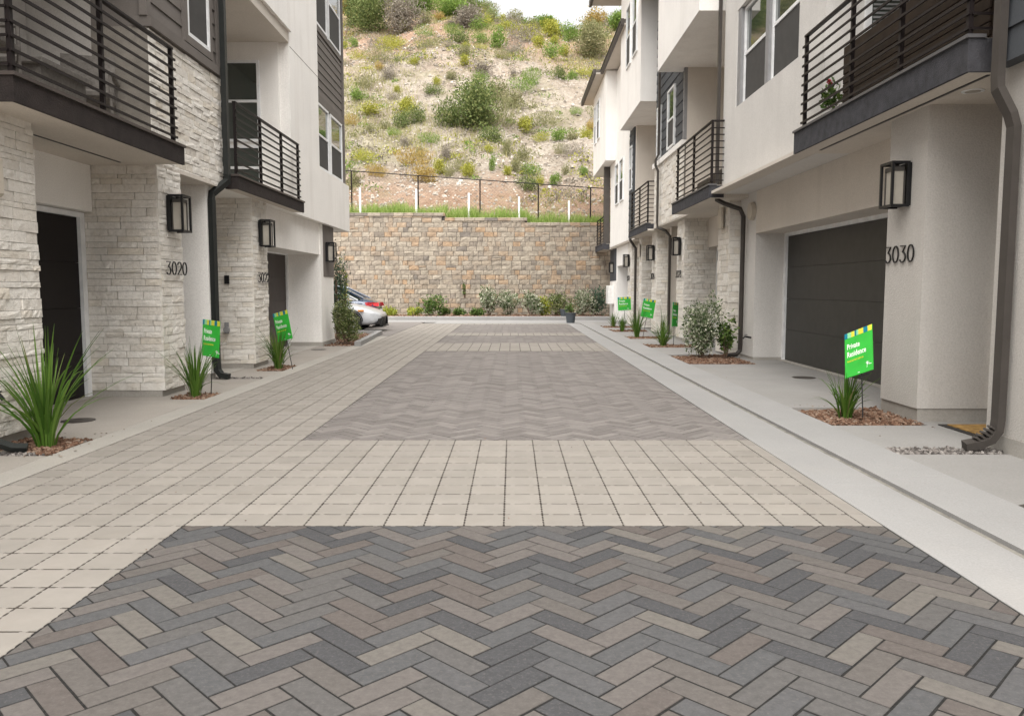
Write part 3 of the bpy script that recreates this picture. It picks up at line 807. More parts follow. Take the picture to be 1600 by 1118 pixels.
def balcony(parent, xo, xw, y0, y1, zb, zt, fascia, cap, post_ys, rail_top, near_return=False, nr=9, slab_m='stucco_warm', far_return=False):
    """slab with coloured fascia and metal cap; posts and horizontal rails as sub-parts. xo outer, xw wall"""
    s = 1 if xw > xo else -1
    sl = MB().box(xo + s * .03, xw, y0 + .03, y1 - .03, zb + .004, zt - .02).build("balcony", slab_m, parent)
    MB().box(xo, xo + s * .03, y0, y1, zb, zt - .03).build("fascia", fascia, sl)
    MB().box(xo + s * .031, xo + s * .28, y0, y0 + .03, zb + .001, zt - .03).build("fascia", fascia, sl)
    MB().box(xo + s * .031, xo + s * .30, y1 - .03, y1, zb + .012, zt - .03).build("fascia", fascia, sl)
    MB().box(xo - s * .02, xo + s * .14, y0 - .015, y1 + .015, zt - .029, zt).build("cap", cap, sl)
    xr = xo + s * .07
    for y in post_ys:
        MB().box(xr - .022, xr + .022, y - .022, y + .022, zt + .001, rail_top - .031, 0, .003).build("post", "rail", sl)
    ya, yb = post_ys[0], post_ys[-1]
    MB().box(xr - .028, xr + .028, ya - .03, yb + .03, rail_top - .03, rail_top, 0, .004).build("top_rail", "rail", sl)
    for k in range(nr):
        z = zt + .075 + k * (rail_top - .03 - zt - .075) / nr
        MB().box(xr - s * .040, xr - s * .023, ya - .05, yb + .05, z - .0125, z + .0125).build("rail", "rail", sl)
        if near_return: MB().box(xr, xw - s * .01, ya - .040, ya - .023, z - .010, z + .010).build("rail", "rail", sl)
    if near_return: MB().box(xr + s * .03, xw - s * .01, ya - .028, ya + .028, rail_top - .03, rail_top).build("top_rail", "rail", sl)
    return sl

def downspout(parent, pts, m, a=.035, b=.05, straps=()):
    p = MB().tube(pts, 1, 4, 0, prof=(a, b)).build("downspout", m, parent)
    return p

def garage_door(parent, xd, y0, y1, z1, s, m, trim='vinyl_white', n=4, far_trim=True):
    """sectional door in the plane x=xd facing the road (s = side of the road-facing normal)"""
    fr = MB()
    fr.box(xd, xd + s * .09, y1, y1 + .1, 0.008, z1 + .06)
    fr.box(xd, xd + s * .09, y0 - .1, y0, 0.008, z1 + .06)
    fr.box(xd, xd + s * .088, y0, y1, z1, z1 + .06)
    d = fr.build("garage_door", trim, parent)
    h = (z1 - .02) / n
    for k in range(n):
        MB().box(xd + s * .01, xd + s * .05, y0 + .002, y1 - .002, .02 + k * h + .0012, .02 + (k + 1) * h - .0012, 0, .0025).build("door_panel", m, d)
    MB().box(xd - s * .012, xd + s * .009, y0, y1, .01, z1).build("door_core", m, d)
    MB().box(xd + s * .02, xd + s * .16, y0 - .1, y1 + .1, 0.008, 0.022).build("threshold", "footing", d)
    return d

def front_door(parent, axis, c, u0, u1, z1, out, m='door_paint'):
    f = MB()
    def bx(q, ua, ub, za, zb, d0, d1):
        if axis == 'x': q.box(c + out * d0, c + out * d1, ua, ub, za, zb)
        else: q.box(ua, ub, c + out * d0, c + out * d1, za, zb)
    bx(f, u0 - .09, u0, .01, z1 + .09, 0, .05); bx(f, u1, u1 + .09, .01, z1 + .09, 0, .05); bx(f, u0, u1, z1, z1 + .09, 0, .048)
    fo = f.build("door_frame", "stucco_white", parent)
    l = MB(); bx(l, u0 + .004, u1 - .004, .02, z1 - .004, 0.003, .03); l.build("door_leaf", m, fo)
    for k in range(4):
        p = MB(); bx(p, u0 + .14, u1 - .14, .22 + k * .5, .22 + k * .5 + .38, .031, .040); p.build("door_panel", m, fo)
    h = MB(); bx(h, u0 + .07, u0 + .11, 1.0, 1.22, .031, .075); h.build("handle", "black_metal", fo)

def digit_strokes(ch):
    """strokes in a box 0..0.62 wide, 0..1 high"""
    def arc(cx, cy, rx, ry, a0, a1, n=14):
        return [(cx + rx * math.cos(math.radians(a0 + (a1 - a0) * i / n)), cy + ry * math.sin(math.radians(a0 + (a1 - a0) * i / n))) for i in range(n + 1)]
    if ch == '0': return [arc(.31, .5, .29, .5, 0, 360, 26)]
    if ch == '3': return [[(.04, .98), (.54, .98), (.26, .60)] + arc(.27, .30, .29, .30, 80, -150, 16)]
    if ch == '2': return [arc(.31, .70, .27, .30, 165, -35, 14) + [(.03, .02), (.60, .02)]]
    if ch == '4': return [[(.60, .25), (.02, .25), (.42, 1.0), (.42, 0.0)]]
    if ch == '6': return [[(.45, 1.0), (.14, .55)] + arc(.31, .30, .28, .30, 150, 510, 22)]
    if ch == '8': return [arc(.31, .75, .22, .24, 0, 360, 20), arc(.31, .27, .28, .27, 0, 360, 22)]

def house_number(text, x, y0, y1, z, h, out, label, group, yaxis_dir):
    """metal numerals stood off the wall; yaxis_dir = direction of reading along y"""
    root = empty("house_number", (x, (y0 + y1) / 2, z), label=label, cat="house number", group=group)
    n = len(text); adv = abs(y1 - y0) / n; ystart = y0 if yaxis_dir > 0 else y1
    for i, ch in enumerate(text):
        mb = MB(); wdt = adv * .80 / .62
        for st in digit_strokes(ch):
            pts = [(x + out * .014, ystart + yaxis_dir * (i * adv + adv * .1 + px_ * wdt), z + pz_ * h) for px_, pz_ in st]
            mb.tube(pts, 1, 4, 0, prof=(.0065, .006))
        a = digit_strokes(ch)[0]
        mb.build("digit", "black_metal", root)

def lantern(x, yc, zb, out, label, w=.27, d=.21, h=.46):
    root = empty("wall_lantern", (x, yc, zb), label=label, cat="wall lantern", group="black box wall lanterns beside the garages")
    X = lambda t: x + out * t
    y0, y1, z0, z1 = yc - w / 2, yc + w / 2, zb, zb + h; t = .025
    MB().box(X(0.001), X(.022), y0 + .012, y1 - .012, z0 + .012, z1 - .012).build("back_plate", "black_metal", root)
    f = MB()
    for yy in (y0, y1 - t):
        f.box(X(d - t), X(d), yy, yy + t, z0, z1)
        f.box(X(0.023), X(.023 + t), yy, yy + t, z0, z1)
        for zz in (z0, z1 - t): f.box(X(.023 + t), X(d - t), yy, yy + t, zz, zz + t)
    for zz in (z0, z1 - t): f.box(X(d - t), X(d), y0 + t, y1 - t, zz, zz + t)
    f.box(X(.023 + t), X(d - t), y0 + t, y1 - t, z1 - .016, z1 - .002)
    f.build("frame", "black_metal", root)
    f2 = MB(); a = .045
    for yy in (y0 + a, y1 - a - .012):
        f2.box(X(d - a), X(d - a + .012), yy, yy + .012, z0 + .03, z1 - .05)
        f2.box(X(.05), X(.062), yy, yy + .012, z0 + .03, z1 - .05)
    f2.box(X(.05), X(d - a + .012), y0 + a, y1 - a, z0 + .0205, z0 + .032)
    f2.box(X(.05), X(d - a + .012), y0 + a, y1 - a, z1 - .09, z1 - .05)
    f2.build("inner_frame", "lamp_back", root)
    MB().box(X(.063), X(d - a - .002), y0 + a + .013, y1 - a - .013, z0 + .033, z1 - .092).build("shade", "frosted", root)
    return root

def round_plate(parent, name, x, y, z, r, out, m, d=.05):
    MB().cyl((x, y, z), (out, 0, 0), r, d, 24).build(name, m, parent)

# ================================================================== LEFT ROW
SL = 2.83                                        # soffit height
# ---- house 3020
L1 = empty("townhouse", (-5.2, 7.0, 0), label="nearest townhouse on the left, numbered 3020, with pale stacked stone and a brown balcony", cat="townhouse", group="townhouses along the lane")
st = Stones(L1)
box_part("wall", -4.33, -6.3, 1.0, 7.25, 0.10, SL - .005, "stone_back", L1)
box_part("footing", -4.35, -6.3, 1.0, 7.22, -.05, 0.098, "footing", L1)
st.face('x', -4.33, 4.6, 7.29, 0.10, SL, 1)
box_part("wall", -4.33, -6.3, 9.80, 10.45, 0.085, SL - .005, "stone_back", L1)
box_part("footing", -4.345, -6.3, 9.79, 10.47, -.05, 0.083, "footing", L1)
st.face('y', 9.80, -5.33, -4.30, 0.085, SL, -1)
st.face('x', -4.33, 9.78, 10.47, 0.085, SL, 1)
box_part("header", -5.10, -6.3, 7.25, 9.76, 2.27, SL - .004, "stucco_white", L1)
garage_door(L1, -5.30, 7.36, 9.68, 2.20, 1, "door_brown")
box_part("wall", -5.7, -5.85, 10.45, 11.62, 0.0, SL - .004, "stucco_warm", L1)
front_door(L1, 'x', -5.7, 10.6, 11.45, 2.2, 1)
box_part("column", -4.42, -5.9, 11.62, 11.82, 0.10, SL + .01, "stucco_white", L1)
box_part("footing", -4.44, -5.9, 11.61, 11.83, -.05, 0.098, "footing", L1)
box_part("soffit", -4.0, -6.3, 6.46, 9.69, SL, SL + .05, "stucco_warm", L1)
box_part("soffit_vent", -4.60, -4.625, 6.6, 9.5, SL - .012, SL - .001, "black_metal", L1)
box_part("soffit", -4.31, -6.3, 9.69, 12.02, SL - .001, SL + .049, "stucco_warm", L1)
# upper stone wall, siding with window, balcony recess
box_part("wall", -4.33, -5.0, 9.72, 12.02, SL + .05, 4.44, "stone_back", L1)
st.face('x', -4.33, 9.72, 12.04, SL + .02, 4.42, 1)
st.done(300)
box_part("wall", -4.5, -5.0, 9.735, 12.03, 4.441, 4.559, "siding_brown", L1)
box_part("band", -4.27, -4.499, 9.70, 12.05, 4.44, 4.56, "siding_brown", L1)
box_part("wall", -4.36, -5.0, 9.74, 12.04, 4.56, 9.8, "siding_brown", L1)
wy0, wy1 = 10.88, 11.66
boards(L1, 'x', -4.36, 9.76, 12.02, 4.57, 7.3, "siding_brown", 1, 0.20, [(wy0 - .1, wy1 + .1, 4.60, 6.35)])
tr = MB(); tr.box(-4.30, -4.36, wy0 - .1, wy0, 4.60, 6.35); tr.box(-4.30, -4.36, wy1, wy1 + .1, 4.60, 6.35); tr.box(-4.302, -4.36, wy0, wy1, 4.60, 4.70); tr.box(-4.302, -4.36, wy0, wy1, 6.25, 6.35)
tr.build("window_trim", "siding_brown", L1)
window(L1, 'x', -4.33, wy0, wy1, 4.70, 6.25, 1)
box_part("corner_board", -4.31, -4.40, 9.68, 9.80, 4.56, 8.5, "siding_brown", L1)
box_part("corner_board", -4.31, -4.40, 11.98, 12.06, 4.57, 8.5, "siding_brown", L1)
box_part("wall", -5.0, -7.0, 9.72, 12.02, SL + .051, 9.8, "stucco_grey", L1)
box_part("wall", -5.75, -7.0, 1.2, 9.70, SL + .2, 6.0, "stucco_grey", L1)
box_part("wall", -4.33, -7.0, 1.0, 6.30, SL + .2, 9.8, "stucco_grey", L1)
box_part("soffit", -4.33, -7.0, 6.30, 9.72, 5.75, 5.99, "stucco_white", L1)
box_part("wall", -4.31, -7.0, 6.30, 9.70, 6.0, 9.8, "stucco_grey", L1)
gd = MB().box(-5.70, -5.745, 6.5, 8.2, 3.06, 5.2).build("sliding_door", "glass", L1)
MB().box(-5.68, -5.70, 6.45, 6.52, 3.06, 5.25).build("door_stile", "black_metal", gd)
balcony(L1, -3.93, -5.74, 6.42, 9.70, SL - .01, 3.05, "fascia_brown", "cap_brown", [6.52, 7.95, 9.56], 4.16, near_return=True, nr=9)
box_part("roof", -3.7, -8.0, 0.6, 12.1, 9.8, 10.0, "roof", L1)
downspout(L1, [(-4.22, 11.95, 9.7), (-4.22, 11.95, 3.02), (-4.22, 11.945, 2.93), (-4.37, 11.72, 2.72), (-4.37, 11.70, 2.62), (-4.37, 11.70, 0.25), (-4.36, 11.70, .14), (-4.30, 11.68, .07), (-4.18, 11.66, .05)], "pipe_dark", .038, .046)
# ---- house 3022
L2 = empty("townhouse", (-5.2, 16.5, 0), label="left townhouse numbered 3022 with tall white upper walls, beside the parked cars", cat="townhouse", group="townhouses along the lane")
st = Stones(L2)
box_part("wall", -5.7, -5.85, 11.84, 13.28, 0.0, SL - .004, "stucco_warm", L2)
front_door(L2, 'x', -5.7, 12.1, 12.95, 2.2, 1)
box_part("wall", -4.33, -6.3, 13.30, 14.08, 0.085, SL - .005, "stone_back", L2)
box_part("footing", -4.345, -6.3, 13.29, 14.09, -.05, 0.083, "footing", L2)
st.face('y', 13.30, -5.4, -4.30, 0.085, SL, -1)
st.face('x', -4.33, 13.28, 14.10, 0.085, SL, 1)
st.done(300)
box_part("header", -4.45, -5.1, 14.09, 18.45, 2.12, SL - .004, "stucco_white", L2)
garage_door(L2, -5.25, 14.2, 18.32, 2.10, 1, "door_taupe")
box_part("column", -4.42, -6.5, 18.45, 19.75, 0.10, SL - .004, "stucco_white", L2)
box_part("footing", -4.40, -6.5, 18.43, 19.77, -.05, 0.098, "footing", L2)
box_part("dark_panel", -4.405, -4.43, 18.70, 19.76, 1.62, SL - .006, "siding_brown", L2)
box_part("soffit", -4.30, -6.5, 12.02, 21.2, SL, SL + .05, "stucco_white", L2)
box_part("wall", -5.6, -6.5, 19.77, 21.15, 0, SL - .01, "stucco_white", L2)
box_part("wall", -4.30, -6.9, 15.75, 18.05, SL + .05, 9.8, "stucco_white", L2)
box_part("wall", -4.30, -6.9, 18.05, 21.25, SL + .051, 4.02, "stucco_white", L2)
box_part("wall", -4.45, -6.9, 18.05, 21.20, 4.02, 9.8, "siding_brown", L2)
boards(L2, 'x', -4.44, 18.07, 21.18, 5.75, 7.15, "siding_brown", 1, 0.185)
box_part("band", -4.40, -4.46, 18.06, 21.22, 5.55, 5.75, "siding_brown", L2)
box_part("band", -4.40, -4.46, 18.06, 21.22, 7.16, 7.26, "siding_brown", L2)
box_part("corner_board", -4.385, -4.47, 21.10, 21.24, 4.03, 9.6, "siding_brown", L2)
for a, b in ((18.25, 19.45), (19.65, 20.95)):
    window(L2, 'x', -4.42, a, b, 4.08, 5.55, 1, rail=.52)
    window(L2, 'x', -4.42, a, b, 7.28, 8.9, 1, rail=.55)
box_part("wall", -5.9, -6.9, 12.02, 15.75, SL + .06, 6.15, "stucco_white", L2)
box_part("soffit", -4.30, -6.9, 12.06, 15.76, 6.05, 6.25, "stucco_warm", L2)
box_part("wall", -4.24, -6.9, 12.06, 15.76, 6.25, 9.8, "stucco_white", L2)
box_part("wall", -4.5, -6.9, 15.70, 15.748, SL + .25, 6.05, "stucco_white", L2)
window(L2, 'y', 15.68, -5.78, -4.86, 4.17, 5.70, -1, rail=.5, screen=False)
window(L2, 'y', 15.68, -5.78, -4.86, 3.25, 4.10, -1, rail=.5, screen=False)
balcony(L2, -4.10, -5.88, 12.08, 15.85, SL, 3.05, "fascia_brown", "cap_brown", [12.2, 13.4, 14.6, 15.72], 4.14, near_return=False, nr=9)
box_part("control_joint", -4.297, -4.302, 15.80, 18.04, 5.99, 6.005, "footing", L2)
box_part("roof", -3.7, -8.0, 12.1, 21.8, 9.8, 10.0, "roof", L2)
db = MB().box(-4.78, -4.70, 13.235, 13.262, 1.42, 1.56, 0, .004).build("doorbell", "black_metal", L2)
mb = MB().cyl((-4.76, 13.25, .66), (0, -1, 0), .05, .05, 16); mb.box(-4.80, -4.73, 13.24, 13.26, .60, .78)
mb.build("hose_outlet", "trim_grey", L2)
box_part("wall", -4.5, -8.0, 12.1, 21.0, 0, .01, "footing", L2)

# ================================================================== RIGHT ROW
SR = 3.14
R0h = empty("townhouse", (5.0, 4.0, 0), label="townhouse at the right edge of the photo, rough grey plaster below blue-grey boards", cat="townhouse", group="townhouses along the lane")
box_part("wall", 4.05, 6.2, 1.0, 6.70, 0.14, SR - .002, "stucco_grey", R0h)
box_part("footing", 4.035, 6.2, 1.0, 6.72, -.05, 0.138, "footing", R0h)
box_part("wall", 3.95, 6.2, 1.0, 6.66, SR, 9.8, "siding_slate", R0h)
boards(R0h, 'x', 3.95, 1.2, 6.64, SR, 5.2, "siding_slate", -1, 0.26)
box_part("roof", 3.5, 7.5, 0.6, 6.7, 9.8, 10.0, "roof", R0h)
dsp = downspout(R0h, [(3.875, 6.5, 9.7), (3.875, 6.5, 3.02), (3.875, 6.49, 2.93), (3.95, 6.43, 2.72), (3.975, 6.42, 2.62), (3.975, 6.42, 0.28), (3.965, 6.42, .19), (3.92, 6.425, .12), (3.84, 6.43, .085), (3.72, 6.44, .06)], "pipe_grey", .032, .046)
for k in range(5):
    t = k / 4
    rb = MB().tube([(3.955 - .115 * t, 6.42 + .01 * t, .205 - .095 * t), (3.945 - .115 * t, 6.42 + .01 * t, .190 - .093 * t)], 1, 4, 0, prof=(.036, .050))
    rb.build("rib", "pipe_grey", dsp)
for z in (): MB().box(3.935, 4.049, 6.37, 6.47, z, z + .02).build("strap", "pipe_grey", dsp)

# ---- house 3030
R1 = empty("townhouse", (5.0, 10.5, 0), label="right townhouse numbered 3030 with a grey garage door and a slate balcony", cat="townhouse", group="townhouses along the lane")
box_part("column", 4.08, 5.3, 7.93, 8.72, 0.14, SR - .004, "stucco_grey", R1)
box_part("footing", 4.095, 5.3, 7.94, 8.73, -.05, 0.138, "footing", R1)
box_part("wall", 5.3, 5.5, 6.70, 7.93, 0, SR - .004, "stucco_warm", R1)
front_door(R1, 'x', 5.3, 6.95, 7.75, 2.3, -1)
jm = MB().box(4.80, 4.88, 7.86, 7.93, .12, 2.75); jm.box(4.93, 4.98, 7.88, 7.93, .12, 2.75)
jm.build("door_trim", "stucco_white", R1)
MB().box(4.885, 4.925, 7.90, 7.93, .12, 2.7).build("door_gap", "black_metal", R1)
box_part("header", 4.52, 5.2, 8.73, 14.85, 2.36, SR - .004, "stucco_warm", R1)
box_part("wall", 4.52, 5.6, 14.85, 15.88, 0.06, SR - .004, "stucco_cool", R1)
box_part("footing", 4.53, 5.6, 14.84, 15.88, -.05, 0.058, "footing", R1)
box_part("wall", 4.52, 5.6, 8.72, 8.95, 0.0, SR - .005, "stucco_warm", R1)
garage_door(R1, 5.14, 9.05, 14.75, 2.30, -1, "door_grey")
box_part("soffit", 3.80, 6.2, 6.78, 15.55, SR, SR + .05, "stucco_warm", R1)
box_part("soffit_vent", 3.99, 4.02, 6.85, 10.5, SR - .012, SR - .001, "black_metal", R1)
cl = MB().cyl((4.19, 7.40, SR - .012), (0, 0, 1), .095, .012, 24).build("ceiling_light", "vinyl_white", R1)
MB().cyl((4.19, 7.40, SR - .016), (0, 0, 1), .065, .004, 24).build("diffuser", "frosted", cl)
WX = 4.05
box_part("wall", WX, 6.2, 10.60, 11.10, SR - .003, 9.8, "stucco_cool", R1)
box_part("wall", WX, 6.2, 14.72, 15.55, SR - .003, 9.8, "stucco_cool", R1)
box_part("wall", WX, 6.2, 11.10, 14.72, SR - .003, 4.60, "stucco_cool", R1)
box_part("wall", WX, 6.2, 11.10, 14.72, 6.30, 9.8, "stucco_cool", R1)
box_part("wall", WX + .14, 6.2, 11.10, 14.72, 4.60, 6.30, "trim_grey", R1)
box_part("window_jamb", WX + .015, WX + .14, 11.10, 11.60, 4.60, 6.30, "stucco_cool", R1)
box_part("window_jamb", WX + .015, WX + .14, 14.52, 14.72, 4.60, 6.30, "trim_grey", R1)
box_part("window_mullion", WX + .02, WX + .14, 12.98, 13.14, 4.61, 6.30, "trim_grey", R1)
window(R1, 'x', WX + .10, 11.60, 12.98, 4.605, 6.28, -1, rail=.52, fw=.055)
window(R1, 'x', WX + .10, 13.14, 14.52, 4.605, 6.28, -1, rail=.52, fw=.055)
box_part("wall", 5.6, 6.2, 6.66, 10.60, SR + .05, 6.2, "stucco_cool", R1)
box_part("soffit", 3.96, 6.2, 6.67, 10.60, 6.2, 6.4, "stucco_cool", R1)
box_part("wall", 3.96, 6.2, 6.67, 10.60, 6.4, 9.8, "siding_slate", R1)
dr = MB().box(4.55, 5.35, 10.55, 10.598, 3.45, 5.5).build("balcony_door", "vinyl_white", R1)
MB().box(4.63, 5.27, 10.54, 10.549, 3.55, 5.4).build("pane", "glass", dr)
for k in range(34): MB().box(4.64, 5.26, 10.53, 10.539, 3.58 + k * .053, 3.605 + k * .053).build("blind_slat", "trim_grey", dr)
balcony(R1, 3.76, 5.58, 6.74, 10.80, SR - .01, 3.43, "fascia_slate", "cap_slate", [6.86, 8.05, 9.20, 10.62], 4.62, near_return=True, nr=9)
box_part("roof", 3.5, 7.5, 6.7, 15.55, 9.8, 10.0, "roof", R1)
downspout(R1, [(3.97, 15.62, 9.7), (3.97, 15.62, 3.15), (3.97, 15.615, 3.06), (4.1, 15.50, 2.97), (4.38, 15.42, 2.86), (4.44, 15.40, 2.72), (4.44, 15.40, 0.26), (4.43, 15.39, .14), (4.36, 15.36, .07), (4.15, 15.30, .05)], "pipe_grey", .030, .032)
ab = MB().cyl((4.515, 15.02, 2.78), (-1, 0, 0), .17, .055, 28); ab.cyl((4.46, 15.02, 2.78), (-1, 0, 0), .15, .02, 28)
ab.build("alarm_bell", "beige_plastic", label="round beige alarm bell on the wall beside the grey garage of 3030", cat="alarm bell")
hb = MB().tube([(4.52, 14.97, .42), (4.40, 14.97, .44), (4.36, 14.97, .40)], .018, 8); hb.cyl((4.42, 14.97, .47), (0, 0, 1), .03, .01, 10)
hb.build("hose_tap", "black_metal", R1)

# ---- houses 3028 and 3026 (a mirrored pair) and 3024
def meter(x, y, z, label):
    h = MB().box(x, x - .05, y - .14, y + .14, z - .22, z + .22, 0, .02)
    o = h.build("alarm_horn", "beige_plastic", label=label, cat="alarm horn")
    return o
R2 = empty("townhouse", (5.0, 18.5, 0), label="right townhouse numbered 3028 with white stone and the second slate balcony", cat="townhouse", group="townhouses along the lane")
st = Stones(R2); longr = (.085, .11, .13)
box_part("wall", 4.33, 5.6, 15.90, 16.75, 0.085, SR - .06, "stone_back", R2)
st.face('x', 4.33, 15.88, 16.77, .03, SR - .06, -1, longr); st.face('y', 15.90, 4.30, 4.56, .03, SR - .06, -1, longr)
box_part("wall", 4.33, 5.6, 20.03, 20.88, 0.085, SR - .06, "stone_back", R2)
box_part("footing", 4.32, 5.6, 20.02, 20.90, -.05, 0.083, "footing", R2)
st.face('x', 4.33, 20.01, 20.90, .085, SR - .06, -1, longr); st.face('y', 20.03, 4.30, 5.45, .085, SR - .06, -1, longr)
garage_door(R2, 5.2, 16.9, 19.9, 2.30, -1, "door_grey")
box_part("header", 4.9, 5.6, 16.76, 20.02, 2.36, SR - .06, "stucco_warm", R2)
box_part("wall", 5.5, 5.7, 20.9, 22.6, 0, SR - .07, "stucco_warm", R2)
box_part("column", 4.50, 5.6, 22.62, 22.85, 0.0, SR - .07, "stucco_warm", R2)
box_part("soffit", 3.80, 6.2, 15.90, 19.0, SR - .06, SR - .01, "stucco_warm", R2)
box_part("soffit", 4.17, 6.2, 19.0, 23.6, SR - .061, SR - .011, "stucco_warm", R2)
box_part("wall", 4.18, 6.2, 19.62, 23.55, SR - .02, 4.85, "stone_back", R2)
st.face('x', 4.18, 19.60, 23.57, SR - .03, 4.80, -1, longr, (.015, .035))
st.done(300)
box_part("band", 4.10, 4.30, 19.58, 23.60, 4.80, 4.93, "stucco_white", R2)
box_part("wall", 4.20, 6.2, 19.64, 23.55, 4.93, 9.8, "siding_slate", R2)
boards(R2, 'x', 4.20, 19.66, 23.53, 4.94, 9.0, "siding_slate", -1, 0.25, [(20.75, 21.75, 4.98, 6.6), (22.65, 23.3, 4.98, 6.5)])
window(R2, 'x', 4.17, 20.80, 21.70, 5.02, 6.55, -1, rail=.48)
window(R2, 'x', 4.17, 22.70, 23.25, 5.02, 6.45, -1, rail=.48)
box_part("wall", 4.22, 6.2, 19.56, 19.61, SR + .2, 6.7, "stucco_warm", R2)
box_part("corner_board", 4.14, 4.22, 19.56, 19.66, 4.94, 6.7, "trim_grey", R2)
box_part("wall", 5.6, 6.2, 15.56, 19.56, SR, 6.7, "stucco_warm", R2)
box_part("bay", 3.57, 6.2, 15.66, 20.0, 6.62, 9.8, "stucco_white", R2)
balcony(R2, 3.76, 5.58, 15.35, 18.90, SR - .07, 3.33, "fascia_slate", "cap_slate", [15.47, 17.0, 18.62], 4.54, near_return=True, nr=9)
box_part("roof", 3.2, 7.5, 15.56, 24.0, 9.8, 10.0, "roof", R2)
box_part("wall", 4.5, 6.2, 15.88, 16.77, 3.0, 3.08, "stucco_warm", R2)
downspout(R2, [(4.08, 22.5, 9.7), (4.08, 22.5, 5.05), (4.0, 22.5, 4.9), (4.0, 22.5, 4.75), (4.07, 22.5, 4.6), (4.07, 22.5, 3.2), (4.08, 22.5, 3.05), (4.3, 22.45, 2.95), (4.42, 22.42, 2.8), (4.42, 22.42, .05)], "pipe_grey", .030, .032)

R3 = empty("townhouse", (5.0, 26.0, 0), label="right townhouse numbered 3026 below the white projecting bay with two windows", cat="townhouse", group="townhouses along the lane")
st = Stones(R3)
box_part("wall", 4.33, 5.6, 23.83, 24.62, 0.085, SR - .1, "stone_back", R3)
st.face('x', 4.33, 23.81, 24.64, .03, SR - .1, -1, longr); st.face('y', 23.83, 4.30, 4.95, .03, SR - .1, -1, longr)
box_part("wall", 4.33, 5.6, 26.53, 27.1, 0.085, SR - .1, "stone_back", R3)
st.face('x', 4.33, 26.51, 27.12, .03, SR - .1, -1, longr); st.face('y', 26.53, 4.30, 5.3, .03, SR - .1, -1, longr)
st.done(0)
garage_door(R3, 5.2, 24.75, 26.4, 2.30, -1, "door_grey")
box_part("wall", 5.5, 5.7, 22.86, 23.8, 0, SR - .07, "stucco_warm", R3)
box_part("wall", 5.3, 5.7, 27.12, 28.8, 0, SR - .12, "stucco_warm", R3)
box_part("soffit", 4.00, 6.2, 23.62, 27.2, SR - .10, SR - .05, "stucco_warm", R3)
box_part("soffit", 4.17, 6.2, 27.2, 33.9, SR - .13, SR - .08, "stucco_warm", R3)
balcony(R3, 3.95, 5.58, 23.65, 27.1, SR - .10, 3.27, "fascia_slate", "cap_slate", [23.77, 25.3, 26.9], 4.5, near_return=True, nr=9)
box_part("wall", 4.22, 6.2, 27.4, 27.6, SR, 6.85, "stucco_warm", R3)
box_part("wall", 4.17, 6.2, 27.60, 28.6, SR - .08, 8.0, "siding_slate", R3)
boards(R3, 'x', 4.17, 27.62, 28.58, SR, 6.8, "siding_slate", -1, 0.25)
window(R3, 'x', 4.14, 27.85, 28.4, 4.75, 6.25, -1)
box_part("wall", 5.6, 6.2, 23.6, 27.4, SR, 6.8, "stucco_warm", R3)
box_part("bay", 3.77, 6.2, 23.9, 28.3, 6.82, 12.1, "stucco_white", R3)
for a, b in ((24.55, 25.45), (25.85, 26.75)): window(R3, 'x', 3.75, a, b, 8.45, 10.35, -1)
box_part("eave", 3.05, 7.0, 23.6, 31.5, 12.12, 12.2, "stucco_warm", R3)
box_part("fascia", 2.95, 3.05, 23.6, 31.5, 12.06, 12.28, "gutter_metal", R3)
box_part("roof", 3.0, 7.0, 23.6, 31.5, 12.21, 12.5, "roof", R3)
downspout(R3, [(4.0, 27.2, 3.0), (4.12, 27.3, 2.85), (4.22, 27.3, 2.7), (4.22, 27.3, .05)], "pipe_grey", .030, .032)

R4 = empty("townhouse", (5.0, 31.5, 0), label="farthest townhouse on the right, numbered 3024, white with a corner balcony by the stone wall", cat="townhouse", group="townhouses along the lane")
st = Stones(R4)
box_part("wall", 4.33, 5.6, 28.83, 29.7, 0.085, SR - .12, "stone_back", R4)
st.face('x', 4.33, 28.81, 29.72, .03, SR - .12, -1, longr); st.face('y', 28.83, 4.30, 4.9, .03, SR - .12, -1, longr)
st.done(0)
box_part("header", 4.35, 5.6, 29.7, 33.1, 2.25, SR - .135, "stucco_white", R4)
garage_door(R4, 5.25, 29.85, 33.0, 2.2, -1, "door_grey")
box_part("column", 4.35, 6.0, 33.1, 35.4, 0.0, 1.65, "stucco_white", R4)
box_part("column", 4.38, 6.0, 33.1, 35.4, 1.65, SR - .135, "stucco_white", R4)
box_part("dark_panel", 4.35, 4.379, 33.5, 35.4, 1.66, SR - .136, "siding_slate", R4)
MB().box(4.08, 4.345, 33.9, 34.6, .68, 1.46, 0, .01).build("meter_cabinet", "white_plastic", R4)
box_part("wall", 4.15, 6.2, 28.62, 33.85, SR - .08, 6.6, "stucco_white", R4)
box_part("wall", 4.17, 6.2, 28.62, 33.85, 6.6, 9.9, "stucco_white", R4)
for a, b in ((29.9, 30.9), (31.2, 32.2)): window(R4, 'x', 4.13, a, b, 4.62, 6.2, -1)
box_part("bay", 3.75, 6.2, 32.4, 37.3, 6.45, 9.95, "stucco_white", R4)
window(R4, 'x', 3.73, 34.6, 35.5, 7.75, 9.4, -1)
window(R4, 'x', 3.73, 35.9, 36.6, 7.75, 9.4, -1)
balcony(R4, 3.85, 4.3, 33.95, 37.0, SR - .15, 3.25, "fascia_slate", "cap_slate", [34.1, 35.5, 36.8], 4.4, nr=8)
box_part("post", 3.90, 4.15, 34.05, 34.30, 3.25, 6.44, "gutter_metal", R4)
box_part("wall", 4.9, 6.2, 33.85, 37.2, SR - .1, 6.44, "stucco_white", R4)
